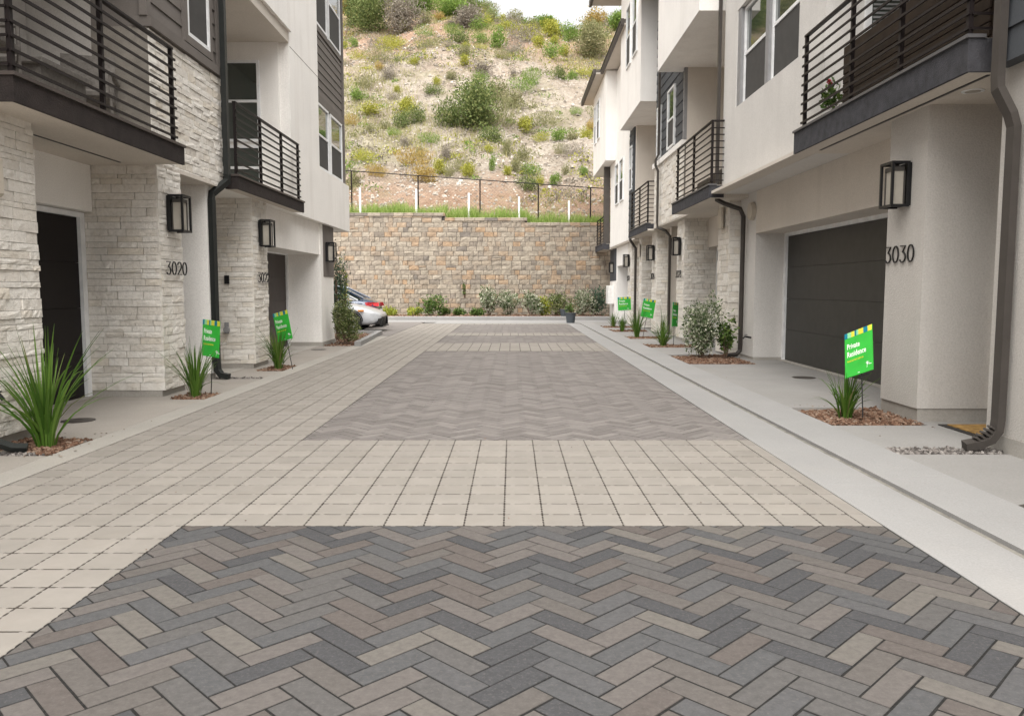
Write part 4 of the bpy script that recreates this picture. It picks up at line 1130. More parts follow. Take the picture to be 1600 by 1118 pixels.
def eave(x0, y0, y1, z, zr):
    e = MB().box(x0 + .1, 5.2, y0, y1, z, z + .05).build("eave", "stucco_warm", R4)
    MB().box(x0 - .02, x0 + .1, y0 - .02, y1 + .02, z - .03, z + .2, 0, .02).build("gutter", "gutter_metal", R4)
    rf = MB(); rf.add([(x0 - .02, y0, z + .14), (x0 - .02, y1, z + .14), (6.5, y1, z + zr), (6.5, y0, z + zr), (x0 - .02, y0, z + .06), (x0 - .02, y1, z + .06), (6.5, y1, z + .06), (6.5, y0, z + .06)],
                      [(0, 3, 2, 1), (4, 5, 6, 7), (0, 1, 5, 4), (1, 2, 6, 5), (2, 3, 7, 6), (3, 0, 4, 7)]).build("roof", "roof", R4)
eave(3.3, 33.0, 38.6, 9.98, .7)
eave(3.6, 27.0, 33.0, 9.99, .9)

# ---- lanterns, numbers and small fittings
lantern(-4.30, 10.12, 2.05, 1, "black box lantern on the nearest left stone pier")
lantern(-4.30, 13.72, 2.05, 1, "black box lantern on the second stone pier of the left row")
lantern(-4.405, 19.0, 1.97, 1, "black lantern on the dark panel at the end of the left row")
lantern(4.08, 8.35, 2.18, -1, "large black lantern above the number 3030, nearest lantern on the right")
lantern(4.29, 20.45, 2.18, -1, "black lantern on the white stone pier, second from the right edge")
lantern(4.29, 24.2, 2.18, -1, "black lantern third from the right edge, above the leaning green sign")
lantern(4.29, 29.3, 2.12, -1, "small far black lantern on the last stone pier of the right row")
lantern(4.38, 34.3, 2.0, -1, "farthest black lantern on the blue-grey end panel of the right row")
NG = "black metal house numbers"
house_number("3020", -4.285, 9.86, 10.50, 1.52, .16, 1, "black metal numerals 3020 on the pale stone pier", NG, 1)
house_number("3022", -4.285, 13.42, 14.06, 1.45, .16, 1, "black metal numerals 3022 on the second stone pier", NG, 1)
house_number("3030", 4.08, 8.08, 8.72, 1.62, .17, -1, "black metal numerals 3030 on the grey plaster pier", NG, -1)
house_number("3028", 4.28, 20.12, 20.80, 1.62, .18, -1, "black numerals on the white stone pier under the second right lantern", NG, -1)
house_number("3026", 4.28, 23.9, 24.55, 1.62, .18, -1, "black numerals on the pier above the leaning green sign", NG, -1)
house_number("3024", 4.28, 28.9, 29.6, 1.62, .18, -1, "small black numerals on the farthest right stone pier", NG, -1)
meter(4.28, 16.35, 2.76, "slim beige alarm horn on the white stone pier by the second balcony")
meter(4.28, 26.8, 2.6, "tiny beige alarm horn on the far right stone pier")
ah = empty("alarm_horn", (-4.27, 6.58, 2.30), label="rounded beige alarm horn on the near stone wall at the left edge", cat="alarm horn")
MB().box(-4.285, -4.225, 6.44, 6.73, 2.10, 2.44, 0, .03).build("housing", "beige_plastic", ah)
MB().cyl((-4.224, 6.59, 2.36), (1, 0, 0), .05, .006, 20).build("horn_grille", "beige_plastic", ah)
sl = MB()
for k in range(3): sl.box(-4.217, -4.214, 6.565 + k * .02, 6.573 + k * .02, 2.33, 2.39)
sl.build("slot", "black_metal", ah)

# near left downspout foot and wall tap seen at the left edge
tp = MB().tube([(-4.30, 6.45, .47), (-4.20, 6.45, .48), (-4.17, 6.45, .44)], .018, 8); tp.cyl((-4.22, 6.45, .50), (0, 0, 1), .035, .01, 12)
tp.build("hose_tap", "black_metal", L1)
MB().tube([(-4.24, 6.28, .5), (-4.24, 6.28, .25), (-4.20, 6.30, .13), (-4.06, 6.36, .06), (-3.96, 6.40, .05)], 1, 4, 0, prof=(.026, .030)).build("downspout", "pipe_dark", L1)

# drain covers, doormat
def cover(x, y, r, label):
    o = MB().cyl((x, y, .0065), (0, 0, 1), r, .004, 28); o.cyl((x, y, .0105), (0, 0, 1), r * .8, .002, 28)
    o.build("drain_cover", "pipe_grey", label=label, cat="drain cover", group="round covers in the driveways")
cover(4.40, 11.9, .17, "round grey cover in the driveway of 3030")
cover(-4.42, 8.0, .16, "round dark cover in the driveway behind the tall grass clump")
cover(-4.25, 17.4, .17, "round cover in the driveway of 3022")
cover(3.22, 4.72, .13, "round cover at the right edge of the photo beside the kerb")
dm = empty("doormat", (4.5, 7.3, .008), label="brown coir doormat with black rubber edge in the entry of 3030", cat="doormat")
MB().box(4.20, 5.0, 6.98, 7.74, .0065, .016).build("rubber_edge", "rubber", dm)
MB().box(4.26, 4.94, 7.04, 7.68, .0165, .026).build("coir", "mat_coir", dm)

# ------------------------------------------------------------------ retaining wall
def top_step(x):                                  # the coping steps down to the right
    return 4.80 if x < -3.1 else (4.58 if x < 0.7 else 4.36)
RW = empty("retaining_wall", (0, 37, 0), label="tall retaining wall of tan, grey and orange split blocks below the hill", cat="wall")
MB().box(-18, 9, 37.0, 37.6, -.3, 4.25).build("core", "block_back", RW)
for xa, xb in ((-18, -3.1), (-3.1, .7), (.7, 9)): MB().box(xa + .001, xb - .001, 37.05, 37.54, 4.0, top_step((xa + xb) / 2) - .152).build("core", "block_back", RW)
bm_list = []
for s_ in range(14): bm_list.append(rough_stone(300 + s_, 3, 2))
bl_data = [b_.mesh("block", "block") for b_ in bm_list]
blocks = []
z = 0.0; RH = 0.218; r_i = 0
while z < 5.0:
    x = -17.5 + rnd.uniform(0, .4)
    while x < 8.5:
        l = rnd.choice((.46, .46, .46, .46, .34, .23, .23, .17)); xc = x + l / 2
        tp_ = top_step(xc) - .14
        if z + RH * .35 <= tp_:
            h = min(RH, tp_ - z)
            if rnd.random() < .03 and l > .28:
                blocks.append((xc, z + h * .25, l - .012, h / 2 - .01)); blocks.append((xc, z + h * .75, l - .012, h / 2 - .01))
            else: blocks.append((xc, z + h / 2, l - .012, h - .010))
        x += l
    z += RH
blocks.sort(key=lambda b: (0 if (-8.0 < b[0] < 4.6 and b[1] > .1) else 1, -b[2] * b[3]))
stf = MB()
for n, (xc, zc, l, h) in enumerate(blocks):
    k = rnd.randrange(14); d = rnd.uniform(.04, .075); fl = rnd.choice((1, -1))
    if n < 300:
        o = bpy.data.objects.new("block", bl_data[k]); o.scale = (l, d, h); o.location = (xc, 37.0 + .004 * zc, zc); link(o); child(o, RW)
    else:
        stf.add([(v[0] * l + xc, v[1] * d + 37.0 + .004 * zc, v[2] * h + zc) for v in bm_list[k].v], bm_list[k].f)
stf.build("blocks_beyond", "block", RW, kind='stuff')
for xa, xb in ((-18, -3.1), (-3.1, .7), (.7, 9)):
    x = xa; zt = top_step((xa + xb) / 2)
    while x < xb - .05:
        l = min(rnd.choice((.46, .46, .6)), xb - x); MB().box(x + .004, x + l - .004, 36.945, 37.45, zt - .15, zt, 0, .012).build("coping_block", "block", RW); x += l

# chain-link fence
def rail_z(x): return 6.84 + (x + 7.57) * (6.07 - 6.84) / (3.71 + 7.57)
FN = empty("chain_link_fence", (0, 38, 4.3), label="black chain-link fence running along the top of the block wall", cat="fence")
px_list = [-13.7, -10.65, -7.57, -4.43, -1.51, 1.24, 3.71, 6.4]
for x in px_list: MB().cyl((x, 38.0, 3.9), (0, 0, 1), .032, rail_z(x) - 3.9, 8).build("post", "rail", FN)
for a, b in zip(px_list[:-1], px_list[1:]): MB().tube([(a, 38, rail_z(a)), (b, 38, rail_z(b))], .024, 6).build("top_rail", "rail", FN)
wire = MB(); stepw = .16
x = -13.7
while x < 6.4:
    for sg in (1, -1):
        h = rail_z(x) - 4.35; x1 = x + sg * h
        x1c = max(-13.7, min(6.4, x1)); t = abs(x1c - x) / h if h else 0
        if t > .02: wire.tube([(x, 38.02, 4.35), (x1c, 38.02, 4.35 + h * t)], .0016, 3, caps=False)
    x += stepw
wire.build("mesh", "rail", FN, kind='stuff')
WP = [(-7.11, 6.01), (-4.48, 5.96), (-2.02, 5.78), (.33, 5.61), (2.67, 5.43)]
for k, (x, zt) in enumerate(WP):
    MB().box(x - .045, x + .045, 37.62, 37.71, 3.9, zt, 0, .008).build("marker_post", "vinyl_white",
        label=["leftmost white post standing above the block wall", "second white post from the left above the wall", "middle white post of the five above the wall", "fourth white post from the left above the wall", "rightmost white post standing above the block wall"][k], cat="post", group="white posts above the wall")

# ------------------------------------------------------------------ hill
def crest(x):
    if x < 5: return 26.1 + max(0.0, (5 - x)) * 0.56 + (max(0, -6 - x)) * .12
    return 26.1 - min(3, (x - 5) * .03)
def hill_h(x, y, detail=True):
    if y < 37.5: return 4.0
    top = top_step(x) if -18 < x < 9 else 4.4
    base = top - .06 + max(0, y - 38.4) * 0.575 + (min(max(0, y - 37.5), .9)) * .1
    c = crest(x) - max(0, y - 84) * .05
    k = 1.6
    h = -k * math.log(math.exp(-min(60, base) / k) + math.exp(-c / k)) if abs(base - c) < 40 else min(base, c)
    if detail:
        f = min(1, max(0, y - 39) / 4.0)
        h += f * (1.5 * noise.noise((x * .09, y * .06, 1.7)) + .55 * noise.noise((x * .35, y * .3, 5.1)) + .22 * noise.noise((x * 1.1, y * 1.0, 8.3)) + .09 * noise.noise((x * 3.1, y * 3.0, 2.0)))
        if y < 39: h += .05 * noise.noise((x * 2, y * 2, 0))
    return h
xs = np.concatenate([np.arange(-150, -26, 4.0), np.arange(-26, 24, .30), np.arange(24, 151, 4.0)])
ys = np.concatenate([np.array([37.55, 37.8, 38.1, 38.4, 38.7, 39.0]), np.arange(39.3, 60, .28), np.arange(60, 100, .6), np.arange(100, 220, 8.0)])
HV = [(float(x), float(y), hill_h(float(x), float(y))) for y in ys for x in xs]
nx = len(xs); HF = [(j * nx + i, j * nx + i + 1, (j + 1) * nx + i + 1, (j + 1) * nx + i) for j in range(len(ys) - 1) for i in range(nx - 1)]
hm = MB(); hm.v, hm.f, hm.m = HV, HF, [0] * len(HF)
hm.build("hill", "hill", smooth=True, kind='structure')

def mesh_quads(name, P, mats):
    """P: (n,4,3) array of quads"""
    n = P.shape[0]; me = bpy.data.meshes.new(name)
    me.vertices.add(n * 4); me.vertices.foreach_set('co', P.reshape(-1))
    me.loops.add(n * 4); me.loops.foreach_set('vertex_index', np.arange(n * 4, dtype=np.int32))
    me.polygons.add(n); me.polygons.foreach_set('loop_start', np.arange(0, n * 4, 4, dtype=np.int32))
    me.polygons.foreach_set('loop_total', np.full(n, 4, dtype=np.int32))
    me.materials.append(M[mats]); me.update(calc_edges=True); me.validate(); return me

def leaves(r, centers, dirs, size, wr=.45, jitter=.9):
    """rhombic leaves at centers pointing roughly along dirs"""
    n = len(centers)
    d = dirs + r.normal(0, jitter, (n, 3)); d /= np.linalg.norm(d, axis=1, keepdims=True) + 1e-9
    s = np.cross(d, r.normal(0, 1, (n, 3))); s /= np.linalg.norm(s, axis=1, keepdims=True) + 1e-9
    L = size * r.uniform(.6, 1.3, (n, 1)); w = L * wr
    up = np.cross(s, d) * L * .12
    return np.stack([centers - d * L * .5, centers + s * w * .5 + up, centers + d * L * .5, centers - s * w * .5 + up], 1)

def bush_mesh(name, m, seed, rx, ry, rz, n, leaf, lobes=9, wr=.5, low=0.12, base_stems=True):
    r = np.random.RandomState(seed)
    cen = []
    for k in range(lobes):
        a = r.uniform(0, 2 * PI); q = r.uniform(0, .62) if k else 0; zz = r.uniform(.3, .8)
        cen.append((math.cos(a) * q * rx, math.sin(a) * q * ry, zz * rz, r.uniform(.26, .46)))
    per = n // lobes; C = []; D = []
    for (cx, cy, cz, rr) in cen:
        v = r.normal(0, 1, (per, 3)); v /= np.linalg.norm(v, axis=1, keepdims=True)
        rad = r.uniform(.35, 1.0, (per, 1)) ** .5 * (1 + .25 * np.sin(v[:, :1] * 7 + cx * 5) * np.cos(v[:, 1:2] * 6))
        p = v * rad * np.array([rx * rr * 1.35, ry * rr * 1.35, rz * rr * 1.1]) + np.array([cx, cy, cz])
        C.append(p); D.append(v + np.array([0, 0, .5]))
    C = np.concatenate(C); D = np.concatenate(D)
    keep = C[:, 2] > low * rz * r.uniform(.2, 1, len(C)); C, D = C[keep], D[keep]
    return mesh_quads(name, leaves(r, C, D, leaf, wr), m)

def tuft_mesh(name, m, seed, rx, h, n, leaf=.5):
    """dry-slope shrub of upright fine twigs fanning from the base"""
    r = np.random.RandomState(seed); a = r.uniform(0, 2 * PI, n); q = r.uniform(0, 1, n) ** .6
    B = np.stack([np.cos(a) * q * rx * .5, np.sin(a) * q * rx * .5, np.zeros(n)], 1)
    d = np.stack([np.cos(a) * q * .9, np.sin(a) * q * .9, r.uniform(.7, 1.2, n)], 1); d /= np.linalg.norm(d, axis=1, keepdims=True)
    t = r.uniform(.25, 1, (n, 1)); C = B + d * h * t
    return mesh_quads(name, leaves(r, C, d, leaf, .22, .35), m)

# shrubs on the slope: (x, y, width, height, look)
kinds = {}
for k, m in enumerate(('scrub_green', 'scrub_yellow', 'scrub_olive', 'scrub_grey', 'scrub_dark', 'scrub_orange')):
    kinds[m] = [bush_mesh("shrub", m, 40 + k, 1, 1, 1.0, 1300, .11, 13, .55), tuft_mesh("shrub", m, 60 + k, 1, .95, 1300, .13), bush_mesh("shrub", m, 80 + k, 1, 1, .9, 1300, .10, 17, .5)]
WORDS = {'scrub_green': "fresh green", 'scrub_yellow': "yellow-green", 'scrub_olive': "olive", 'scrub_grey': "grey dry", 'scrub_dark': "dark green", 'scrub_orange': "orange-tinged"}

cam_m = cam_o.rotation_euler.to_matrix()
SPOTS = [  # (x, y, width, height, look, own label)  placed on the slope
    (-12.67, 65.90, 0.96, 0.88, 'scrub_green', None),
    (-8.54, 60.15, 1.03, 0.64, 'scrub_dark', None),
    (-7.01, 58.70, 1.29, 0.63, 'scrub_yellow', None),
    (-8.67, 56.95, 1.53, 1.06, 'scrub_grey', None),
    (-10.02, 55.80, 1.22, 1.19, 'scrub_olive', None),
    (-7.85, 55.65, 0.81, 0.52, 'scrub_yellow', None),
    (-5.20, 56.20, 0.96, 0.75, 'scrub_yellow', None),
    (-4.26, 57.30, 1.19, 0.69, 'scrub_olive', None),
    (-3.54, 59.50, 1.16, 0.95, 'scrub_yellow', None),
    (-4.81, 62.55, 0.76, 0.83, 'scrub_grey', None),
    (-2.56, 65.45, 1.91, 1.05, 'scrub_green', None),
    (-1.29, 64.25, 2.03, 1.63, 'scrub_green', None),
    (-0.81, 61.25, 1.34, 0.98, 'scrub_olive', None),
    (1.45, 57.50, 1.40, 1.61, 'scrub_green', None),
    (0.08, 59.00, 0.86, 0.63, 'scrub_grey', None),
    (3.51, 59.45, 1.30, 0.95, 'scrub_dark', None),
    (4.26, 54.30, 0.93, 0.72, 'scrub_green', None),
    (-10.35, 54.20, 1.58, 0.87, 'scrub_green', None),
    (-9.13, 52.05, 2.28, 0.83, 'scrub_yellow', None),
    (-7.85, 50.20, 1.22, 0.87, 'scrub_olive', None),
    (-7.12, 53.40, 1.17, 0.71, 'scrub_olive', None),
    (-6.77, 50.65, 1.48, 1.22, 'scrub_dark', None),
    (-5.90, 50.65, 1.36, 1.22, 'scrub_dark', None),
    (-7.17, 49.05, 0.96, 0.65, 'scrub_green', None),
    (-4.97, 48.20, 1.41, 0.84, 'scrub_green', None),
    (-5.25, 46.25, 0.79, 0.62, 'scrub_olive', None),
    (-6.22, 47.70, 0.70, 0.57, 'scrub_grey', None),
    (-9.85, 49.65, 0.97, 0.93, 'scrub_orange', None),
    (-8.59, 48.90, 0.95, 0.59, 'scrub_olive', None),
    (-8.41, 45.35, 1.44, 0.97, 'scrub_yellow', None),
    (-3.95, 43.95, 1.18, 0.94, 'scrub_yellow', None),
    (-3.42, 43.60, 0.64, 0.70, 'scrub_olive', None),
    (-3.65, 45.35, 0.99, 0.85, 'scrub_grey', None),
    (-2.30, 43.00, 1.26, 0.86, 'scrub_yellow', None),
    (-1.08, 43.55, 0.53, 0.81, 'scrub_green', None),
    (-0.24, 43.20, 0.74, 0.58, 'scrub_yellow', None),
    (0.11, 44.00, 0.96, 0.82, 'scrub_olive', None),
    (0.59, 46.40, 1.24, 1.05, 'scrub_olive', None),
    (-0.36, 46.15, 0.90, 0.98, 'scrub_olive', None),
    (-1.13, 47.95, 1.87, 1.15, 'scrub_dark', None),
    (0.88, 51.10, 1.62, 1.09, 'scrub_yellow', None),
    (1.89, 50.20, 1.22, 0.80, 'scrub_yellow', None),
    (2.78, 49.65, 1.33, 0.79, 'scrub_green', None),
    (4.53, 49.05, 1.19, 1.05, 'scrub_yellow', None),
    (3.70, 49.90, 1.21, 0.67, 'scrub_olive', None),
    (2.87, 47.45, 1.04, 0.89, 'scrub_olive', None),
    (3.56, 46.45, 1.47, 0.87, 'scrub_grey', None),
    (3.01, 44.50, 0.76, 0.71, 'scrub_olive', None),
    (2.25, 43.50, 0.95, 0.70, 'scrub_green', None),
    (1.55, 43.40, 0.85, 0.64, 'scrub_yellow', None),
    (3.93, 43.50, 0.64, 0.58, 'scrub_green', None),
    (4.94, 51.10, 1.00, 0.82, 'scrub_orange', None),
    (-7.34, 43.25, 1.26, 0.92, 'scrub_orange', None),
    (-4.83, 42.85, 1.67, 1.03, 'scrub_orange', None),
    (-8.49, 43.05, 0.94, 1.03, 'scrub_olive', None),
    (3.09, 63.35, 1.85, 1.52, 'scrub_green', None),
    (4.06, 65.25, 1.75, 1.04, 'scrub_yellow', None),
    (5.64, 61.55, 1.80, 0.98, 'scrub_yellow', None),
    (-0.37, 69.75, 2.21, 1.30, 'scrub_yellow', None),
    (-7.06, 66.15, 1.77, 1.06, 'scrub_green', None),
    (-9.34, 69.95, 1.53, 1.31, 'scrub_yellow', None),
    (-6.52, 73.70, 1.61, 0.79, 'scrub_orange', None),
    (1.75, 73.45, 2.15, 1.18, 'scrub_olive', None),
    (0.11, 77.10, 1.50, 0.82, 'scrub_olive', None),
    (-2.14, 77.10, 2.06, 1.23, 'scrub_olive', None),
    (-3.75, 74.65, 0.91, 0.90, 'scrub_yellow', None),
    (4.16, 72.30, 1.58, 0.96, 'scrub_olive', None),
    (-2.18, 49.85, 3.69, 3.07, 'scrub_dark', 'largest dark green bush in the middle of the rocky slope'),
    (-2.08, 51.45, 2.37, 2.71, 'scrub_green', 'green crown rising from the top of the largest bush'),
    (-3.84, 50.45, 2.37, 1.80, 'scrub_dark', 'dark wing on the left side of the largest bush'),
    (-3.76, 50.15, 2.12, 2.09, 'scrub_dark', 'dark side of the large bush, lower left of it'),
    (-0.99, 50.35, 2.56, 2.57, 'scrub_olive', 'olive bush leaning on the right of the large middle bush'),
    (6.34, 65.25, 3.09, 3.15, 'scrub_olive', 'big rounded olive bush high on the slope by the right eaves'),
    (-12.00, 71.45, 5.14, 3.98, 'scrub_dark', 'tall dark green tree-like bush high at the left end of the slope'),
    (-13.98, 74.65, 4.42, 3.81, 'scrub_dark', 'dark bush mass next to the left roof wall'),
    (-9.28, 69.85, 4.14, 3.89, 'scrub_grey', 'grey dry thicket beside the tall dark bush'),
    (-8.60, 76.05, 3.86, 2.82, 'scrub_green', 'pale green bush right of the grey thicket near the top'),
]
occupied = []
def put_shrub(x, y, w, h, m, label=None, name="shrub", data=None):
    z = hill_h(x, y) - .12 * h
    me = data or rnd.choice(kinds[m])
    if w > 3.0 and data is None:                      # big bushes get a crown of their own at real size
        me = bush_mesh("shrub", m, int(abs(x * 37 + y * 11)), w / 2, w / 2, h, int(1500 * w), .17, 26, .5)
        o = bpy.data.objects.new(name, me); o.location = (x, y, z); link(o)
        tag(o, label or ("big %s bush, %s on the slope" % (WORDS[m], "left" if x < -3 else "right")), "shrub", "shrubs dotted over the hillside"); occupied.append((x, y, w)); return o
    o = bpy.data.objects.new(name, me); o.location = (x, y, z); o.rotation_euler = (rnd.uniform(.0, .25), rnd.uniform(-.15, .15), rnd.uniform(0, 2 * PI)); o.scale = (w / 2, w / 2, h)
    link(o)
    lab = label or ("%s %s shrub on the %s part of the slope%s" % ("low" if h < .8 else "bushy", WORDS[m], "lower" if y < 52 else ("middle" if y < 66 else "top"), " at its left side" if x < -.09 * y else (" at its right side" if x > .03 * y else "")))
    tag(o, lab, "shrub", "shrubs dotted over the hillside"); occupied.append((x, y, w))
    return o
for s_ in SPOTS: put_shrub(*s_)
k = 0
while k < 225:
    y = rnd.uniform(40.5, 84) if rnd.random() < .8 else rnd.uniform(70, 88); x = rnd.uniform(-.24 * y, .14 * y)
    dens = .3 + .7 * (y > 60)
    if rnd.random() > dens: k += .3; continue
    if any(math.hypot(x - a, y - b) < (w * .5 + .5) for a, b, w in occupied): k += .2; continue
    far = max(0, (y - 60) / 25)
    w = rnd.uniform(.9, 2.6) * (1 + .5 * far); m = rnd.choices(list(kinds), [3, 3 , 4, 3, 1 + 2 * far, .7])[0]
    put_shrub(x, y, w, w * rnd.uniform(.42, .72), m)
    k += 1

# low matted scrub between the shrubs, one object of stuff
def scrub_cover(name, m, n, seed, f):
    r = np.random.RandomState(seed); C = []; D = []
    while len(C) < n:
        y = r.uniform(40, 86); x = r.uniform(-.27 * y, .16 * y)
        if r.rand() > f(x, y): continue
        w = r.uniform(.25, .8); k = 34
        a = r.uniform(0, 6.28, k); q = r.uniform(0, 1, k) ** .5 * w
        zz = hill_h(x, y)
        P = np.stack([x + np.cos(a) * q, y + np.sin(a) * q, zz + np.sin(a) * q * .5 + r.uniform(.02, .55, k) * w * (1.1 - q / w * .6)], 1)
        C.append(P); D.append(np.tile([0, 0, .8], (k, 1)) + r.normal(0, .5, (k, 3)))
    C = np.concatenate(C); D = np.concatenate(D)
    o = bpy.data.objects.new(name, mesh_quads(name, leaves(r, C, D, .15, .5, .5), m)); link(o); tag(o, kind='stuff')
f1 = lambda x, y: max(0, noise.noise((x * .13, y * .11, 7.0)) * 1.6 + .10 + max(0, (y - 62) / 40))
f2 = lambda x, y: max(0, noise.noise((x * .15, y * .12, 17.0)) * 1.6 + .02 + max(0, (y - 62) / 40))
scrub_cover("low_scrub", "scrub_olive", 520, 31, f1)
scrub_cover("low_scrub", "scrub_yellow", 420, 32, f2)
scrub_cover("low_scrub", "scrub_green", 300, 33, f1)
scrub_cover("dry_scrub", "scrub_grey", 420, 34, f2)
# loose rocks and dry grass on the slope, each one object of stuff
ro = MB(); rr_ = random.Random(9)
for _ in range(7000):
    y = rr_.uniform(38.8, 74); x = rr_.uniform(-.26 * y, .15 * y); s = rr_.uniform(.035, .10) * (1.8 if rr_.random() < .06 else 1)
    zz = hill_h(x, y) + s * .2; a = rr_.uniform(0, 6.28); V = []
    for k in range(5):
        t = a + k * 1.2566; V.append((x + math.cos(t) * s * rr_.uniform(.7, 1.2), y + math.sin(t) * s * rr_.uniform(.7, 1.2), zz - s * .4))
    for k in range(4):
        t = a + k * 1.5708; V.append((x + math.cos(t) * s * .6, y + math.sin(t) * s * .6, zz + s * rr_.uniform(.3, .7)))
    ro.add(V, [(5, 6, 7, 8), (0, 1, 6, 5), (1, 2, 6), (2, 3, 7, 6), (3, 4, 8, 7), (4, 0, 5, 8)])
ro.build("loose_rocks", "rock", kind='stuff')
def blades_field(name, m, n, xr, yr, hr, seed, dens=None, onhill=True, z0=0, w=.02):
    r = np.random.RandomState(seed); C = []
    while len(C) < n:
        x, y = r.uniform(*xr), r.uniform(*yr)
        if dens and r.rand() > dens(x, y): continue
        C.append((x, y, hill_h(x, y) - .03 if onhill else z0))
    C = np.array(C); h = r.uniform(hr[0], hr[1], (n, 1)) * (.75 + .5 * np.abs(np.sin(C[:, :1] * 1.7 + 1.3 * np.sin(C[:, :1] * .9)))); lean = r.normal(0, .28, (n, 2))
    T = C.copy(); T[:, :2] += lean * h; T[:, 2:] += h
    a = r.uniform(0, PI, n); S = np.stack([np.cos(a), np.sin(a), np.zeros(n)], 1) * w
    P = np.stack([C - S, C + S, T + S * .15, T - S * .15], 1)
    o = bpy.data.objects.new(name, mesh_quads(name, P, m)); link(o); tag(o, kind='stuff'); return o
def gd_(x, y): return max(.2, min(1, .7 + 1.1 * noise.noise((x * .6, 3.0, 1.0)))) * max(.1, 1.2 - (y - 37.6) * .8)
blades_field("grass_strip", "grass", 12000, (-13, 6.5), (37.5, 39.0), (.18, .55), 5, gd_, w=.014)
def gd2(x, y): return max(0, noise.noise((x * .16, y * .13, 4.0)) + .12) * 2.2
blades_field("dry_grass", "grass_dry", 26000, (-20, 13), (40, 86), (.15, .45), 6, gd2, w=.02)

# ------------------------------------------------------------------ planting near the houses
def stems(mb, n, r, h, spread, seed, base=(0, 0, 0)):
    q = random.Random(seed)
    for k in range(n):
        a = q.uniform(0, 6.28); l = h * q.uniform(.5, .85); s = spread * q.uniform(.4, 1)
        p = [(base[0] + math.cos(a) * .02, base[1] + math.sin(a) * .02, base[2]), (base[0] + math.cos(a) * s * .35, base[1] + math.sin(a) * s * .35, base[2] + l * .5), (base[0] + math.cos(a + .3) * s * .8, base[1] + math.sin(a + .3) * s * .8, base[2] + l)]
        mb.tube(p, [r, r * .7, r * .3], 5)
    return mb

def shrub(x, y, w, h, m, label, n=1600, leaf=.05, seed=1, z=0.0, ry=None, name="shrub", lobes=12, cat="shrub", group=None, wr=.45, low=.2):
    root = empty(name, (x, y, z), label=label, cat=cat, group=group)
    st_ = stems(MB(), 9, .011 * max(1, h), h, w * .45, seed).build("stem", "bark", root, world=False)
    o = bpy.data.objects.new("foliage", bush_mesh("foliage", m, seed, w / 2, (ry or w) / 2, h, n, leaf, lobes, wr, low)); link(o); o.parent = root
    return root

def grass_clump(x, y, h, spread, n, seed, label, lean=(0, 0), dead=3):
    q = random.Random(seed); mb = MB()
    for k in range(n):
        a = q.uniform(0, 6.28); t = q.uniform(0, 1) ** .7; L = h * q.uniform(.55, 1.05) * (1 - .12 * t)
        r0 = q.uniform(0, .07); bx, by = math.cos(a) * r0, math.sin(a) * r0
        out = spread * t * q.uniform(.6, 1.35); droop = max(0, t - .4) * q.uniform(.0, 1.3) * h * .55
        wd = q.uniform(.005, .0095) * (1 + .35 * (h > 1)); N = 6; V = []; F = []
        sx, sy = -math.sin(a + q.uniform(-.7, .7)), math.cos(a + q.uniform(-.7, .7))
        for i in range(N + 1):
            u = i / N; px_ = bx + (math.cos(a) * out + lean[0] * h) * (u ** 1.6); py_ = by + (math.sin(a) * out + lean[1] * h) * (u ** 1.6); pz_ = L * u - droop * u ** 3
            ww = wd * (1 - u ** 2.5) * (.7 + .6 * min(1, u * 3)) + .0006
            V += [(px_ - sx * ww, py_ - sy * ww, pz_), (px_ + math.cos(a) * .002, py_ + math.sin(a) * .002, pz_ - ww * .5), (px_ + sx * ww, py_ + sy * ww, pz_)]
        for i in range(N):
            for j in (0, 1): F.append((3 * i + j, 3 * i + j + 1, 3 * i + j + 4, 3 * i + j + 3))
        mb.add(V, F)
    root = empty("grass_clump", (x, y, .0), label=label, cat="plant", group="clumps of strappy grass in the mulch beds")
    mb.build("blades", "blade", root, smooth=True, world=False)
    return root
grass_clump(-3.96, 6.66, 1.10, .58, 78, 1, "tallest strappy grass clump, at the left edge by the dark garage door", lean=(.0, 0))
grass_clump(-3.93, 9.78, .78, .36, 95, 2, "strappy grass clump below the left sign near number 3020")
grass_clump(-3.90, 13.2, .80, .38, 90, 3, "strappy grass clump under the tilted sign by number 3022")
grass_clump(3.46, 8.15, .60, .26, 80, 4, "strappy grass clump beside the sign in the mulch of 3030")
grass_clump(3.52, 18.45, .66, .36, 75, 5, "grass clump just beyond the white-leaved shrub on the right")
grass_clump(3.42, 21.7, .95, .36, 75, 6, "upright grass clump left of the leaning sign on the right row")
grass_clump(3.46, 24.9, .62, .24, 55, 7, "small far grass clump under the square sign")
grass_clump(3.52, 27.6, .62, .24, 55, 8, "farthest small grass clump beside the right kerb")
grass_clump(4.06, 21.5, .80, .40, 26, 9, "thin sprawling grass clump behind the leaning sign stake")

shrub(3.68, 15.35, .86, 1.02, 'leaf_silver', "shrub with small white-edged leaves in front of the white stone pier", 4200, .062, 21, lobes=20)
shrub(4.10, 15.2, .45, .72, 'leaf_green', "bright green shoots leaning against the white-leaved shrub", 420, .10, 22, lobes=6, wr=.5)
shrub(-3.98, 18.95, .72, .98, 'leaf_mixed', "rounded olive shrub at the corner of the left row", 3000, .065, 23, lobes=16)
shrub(-4.52, 20.6, .66, 2.0, 'leaf_teal', "tall narrow blue-green shrub behind the olive shrub by the cars", 2600, .06, 24, lobes=16, ry=.6)
shrub(-4.42, 20.9, .4, 2.25, 'leaf_lime', "yellow-tipped shoots above the tall blue-green shrub", 260, .08, 25, lobes=6, low=.6)

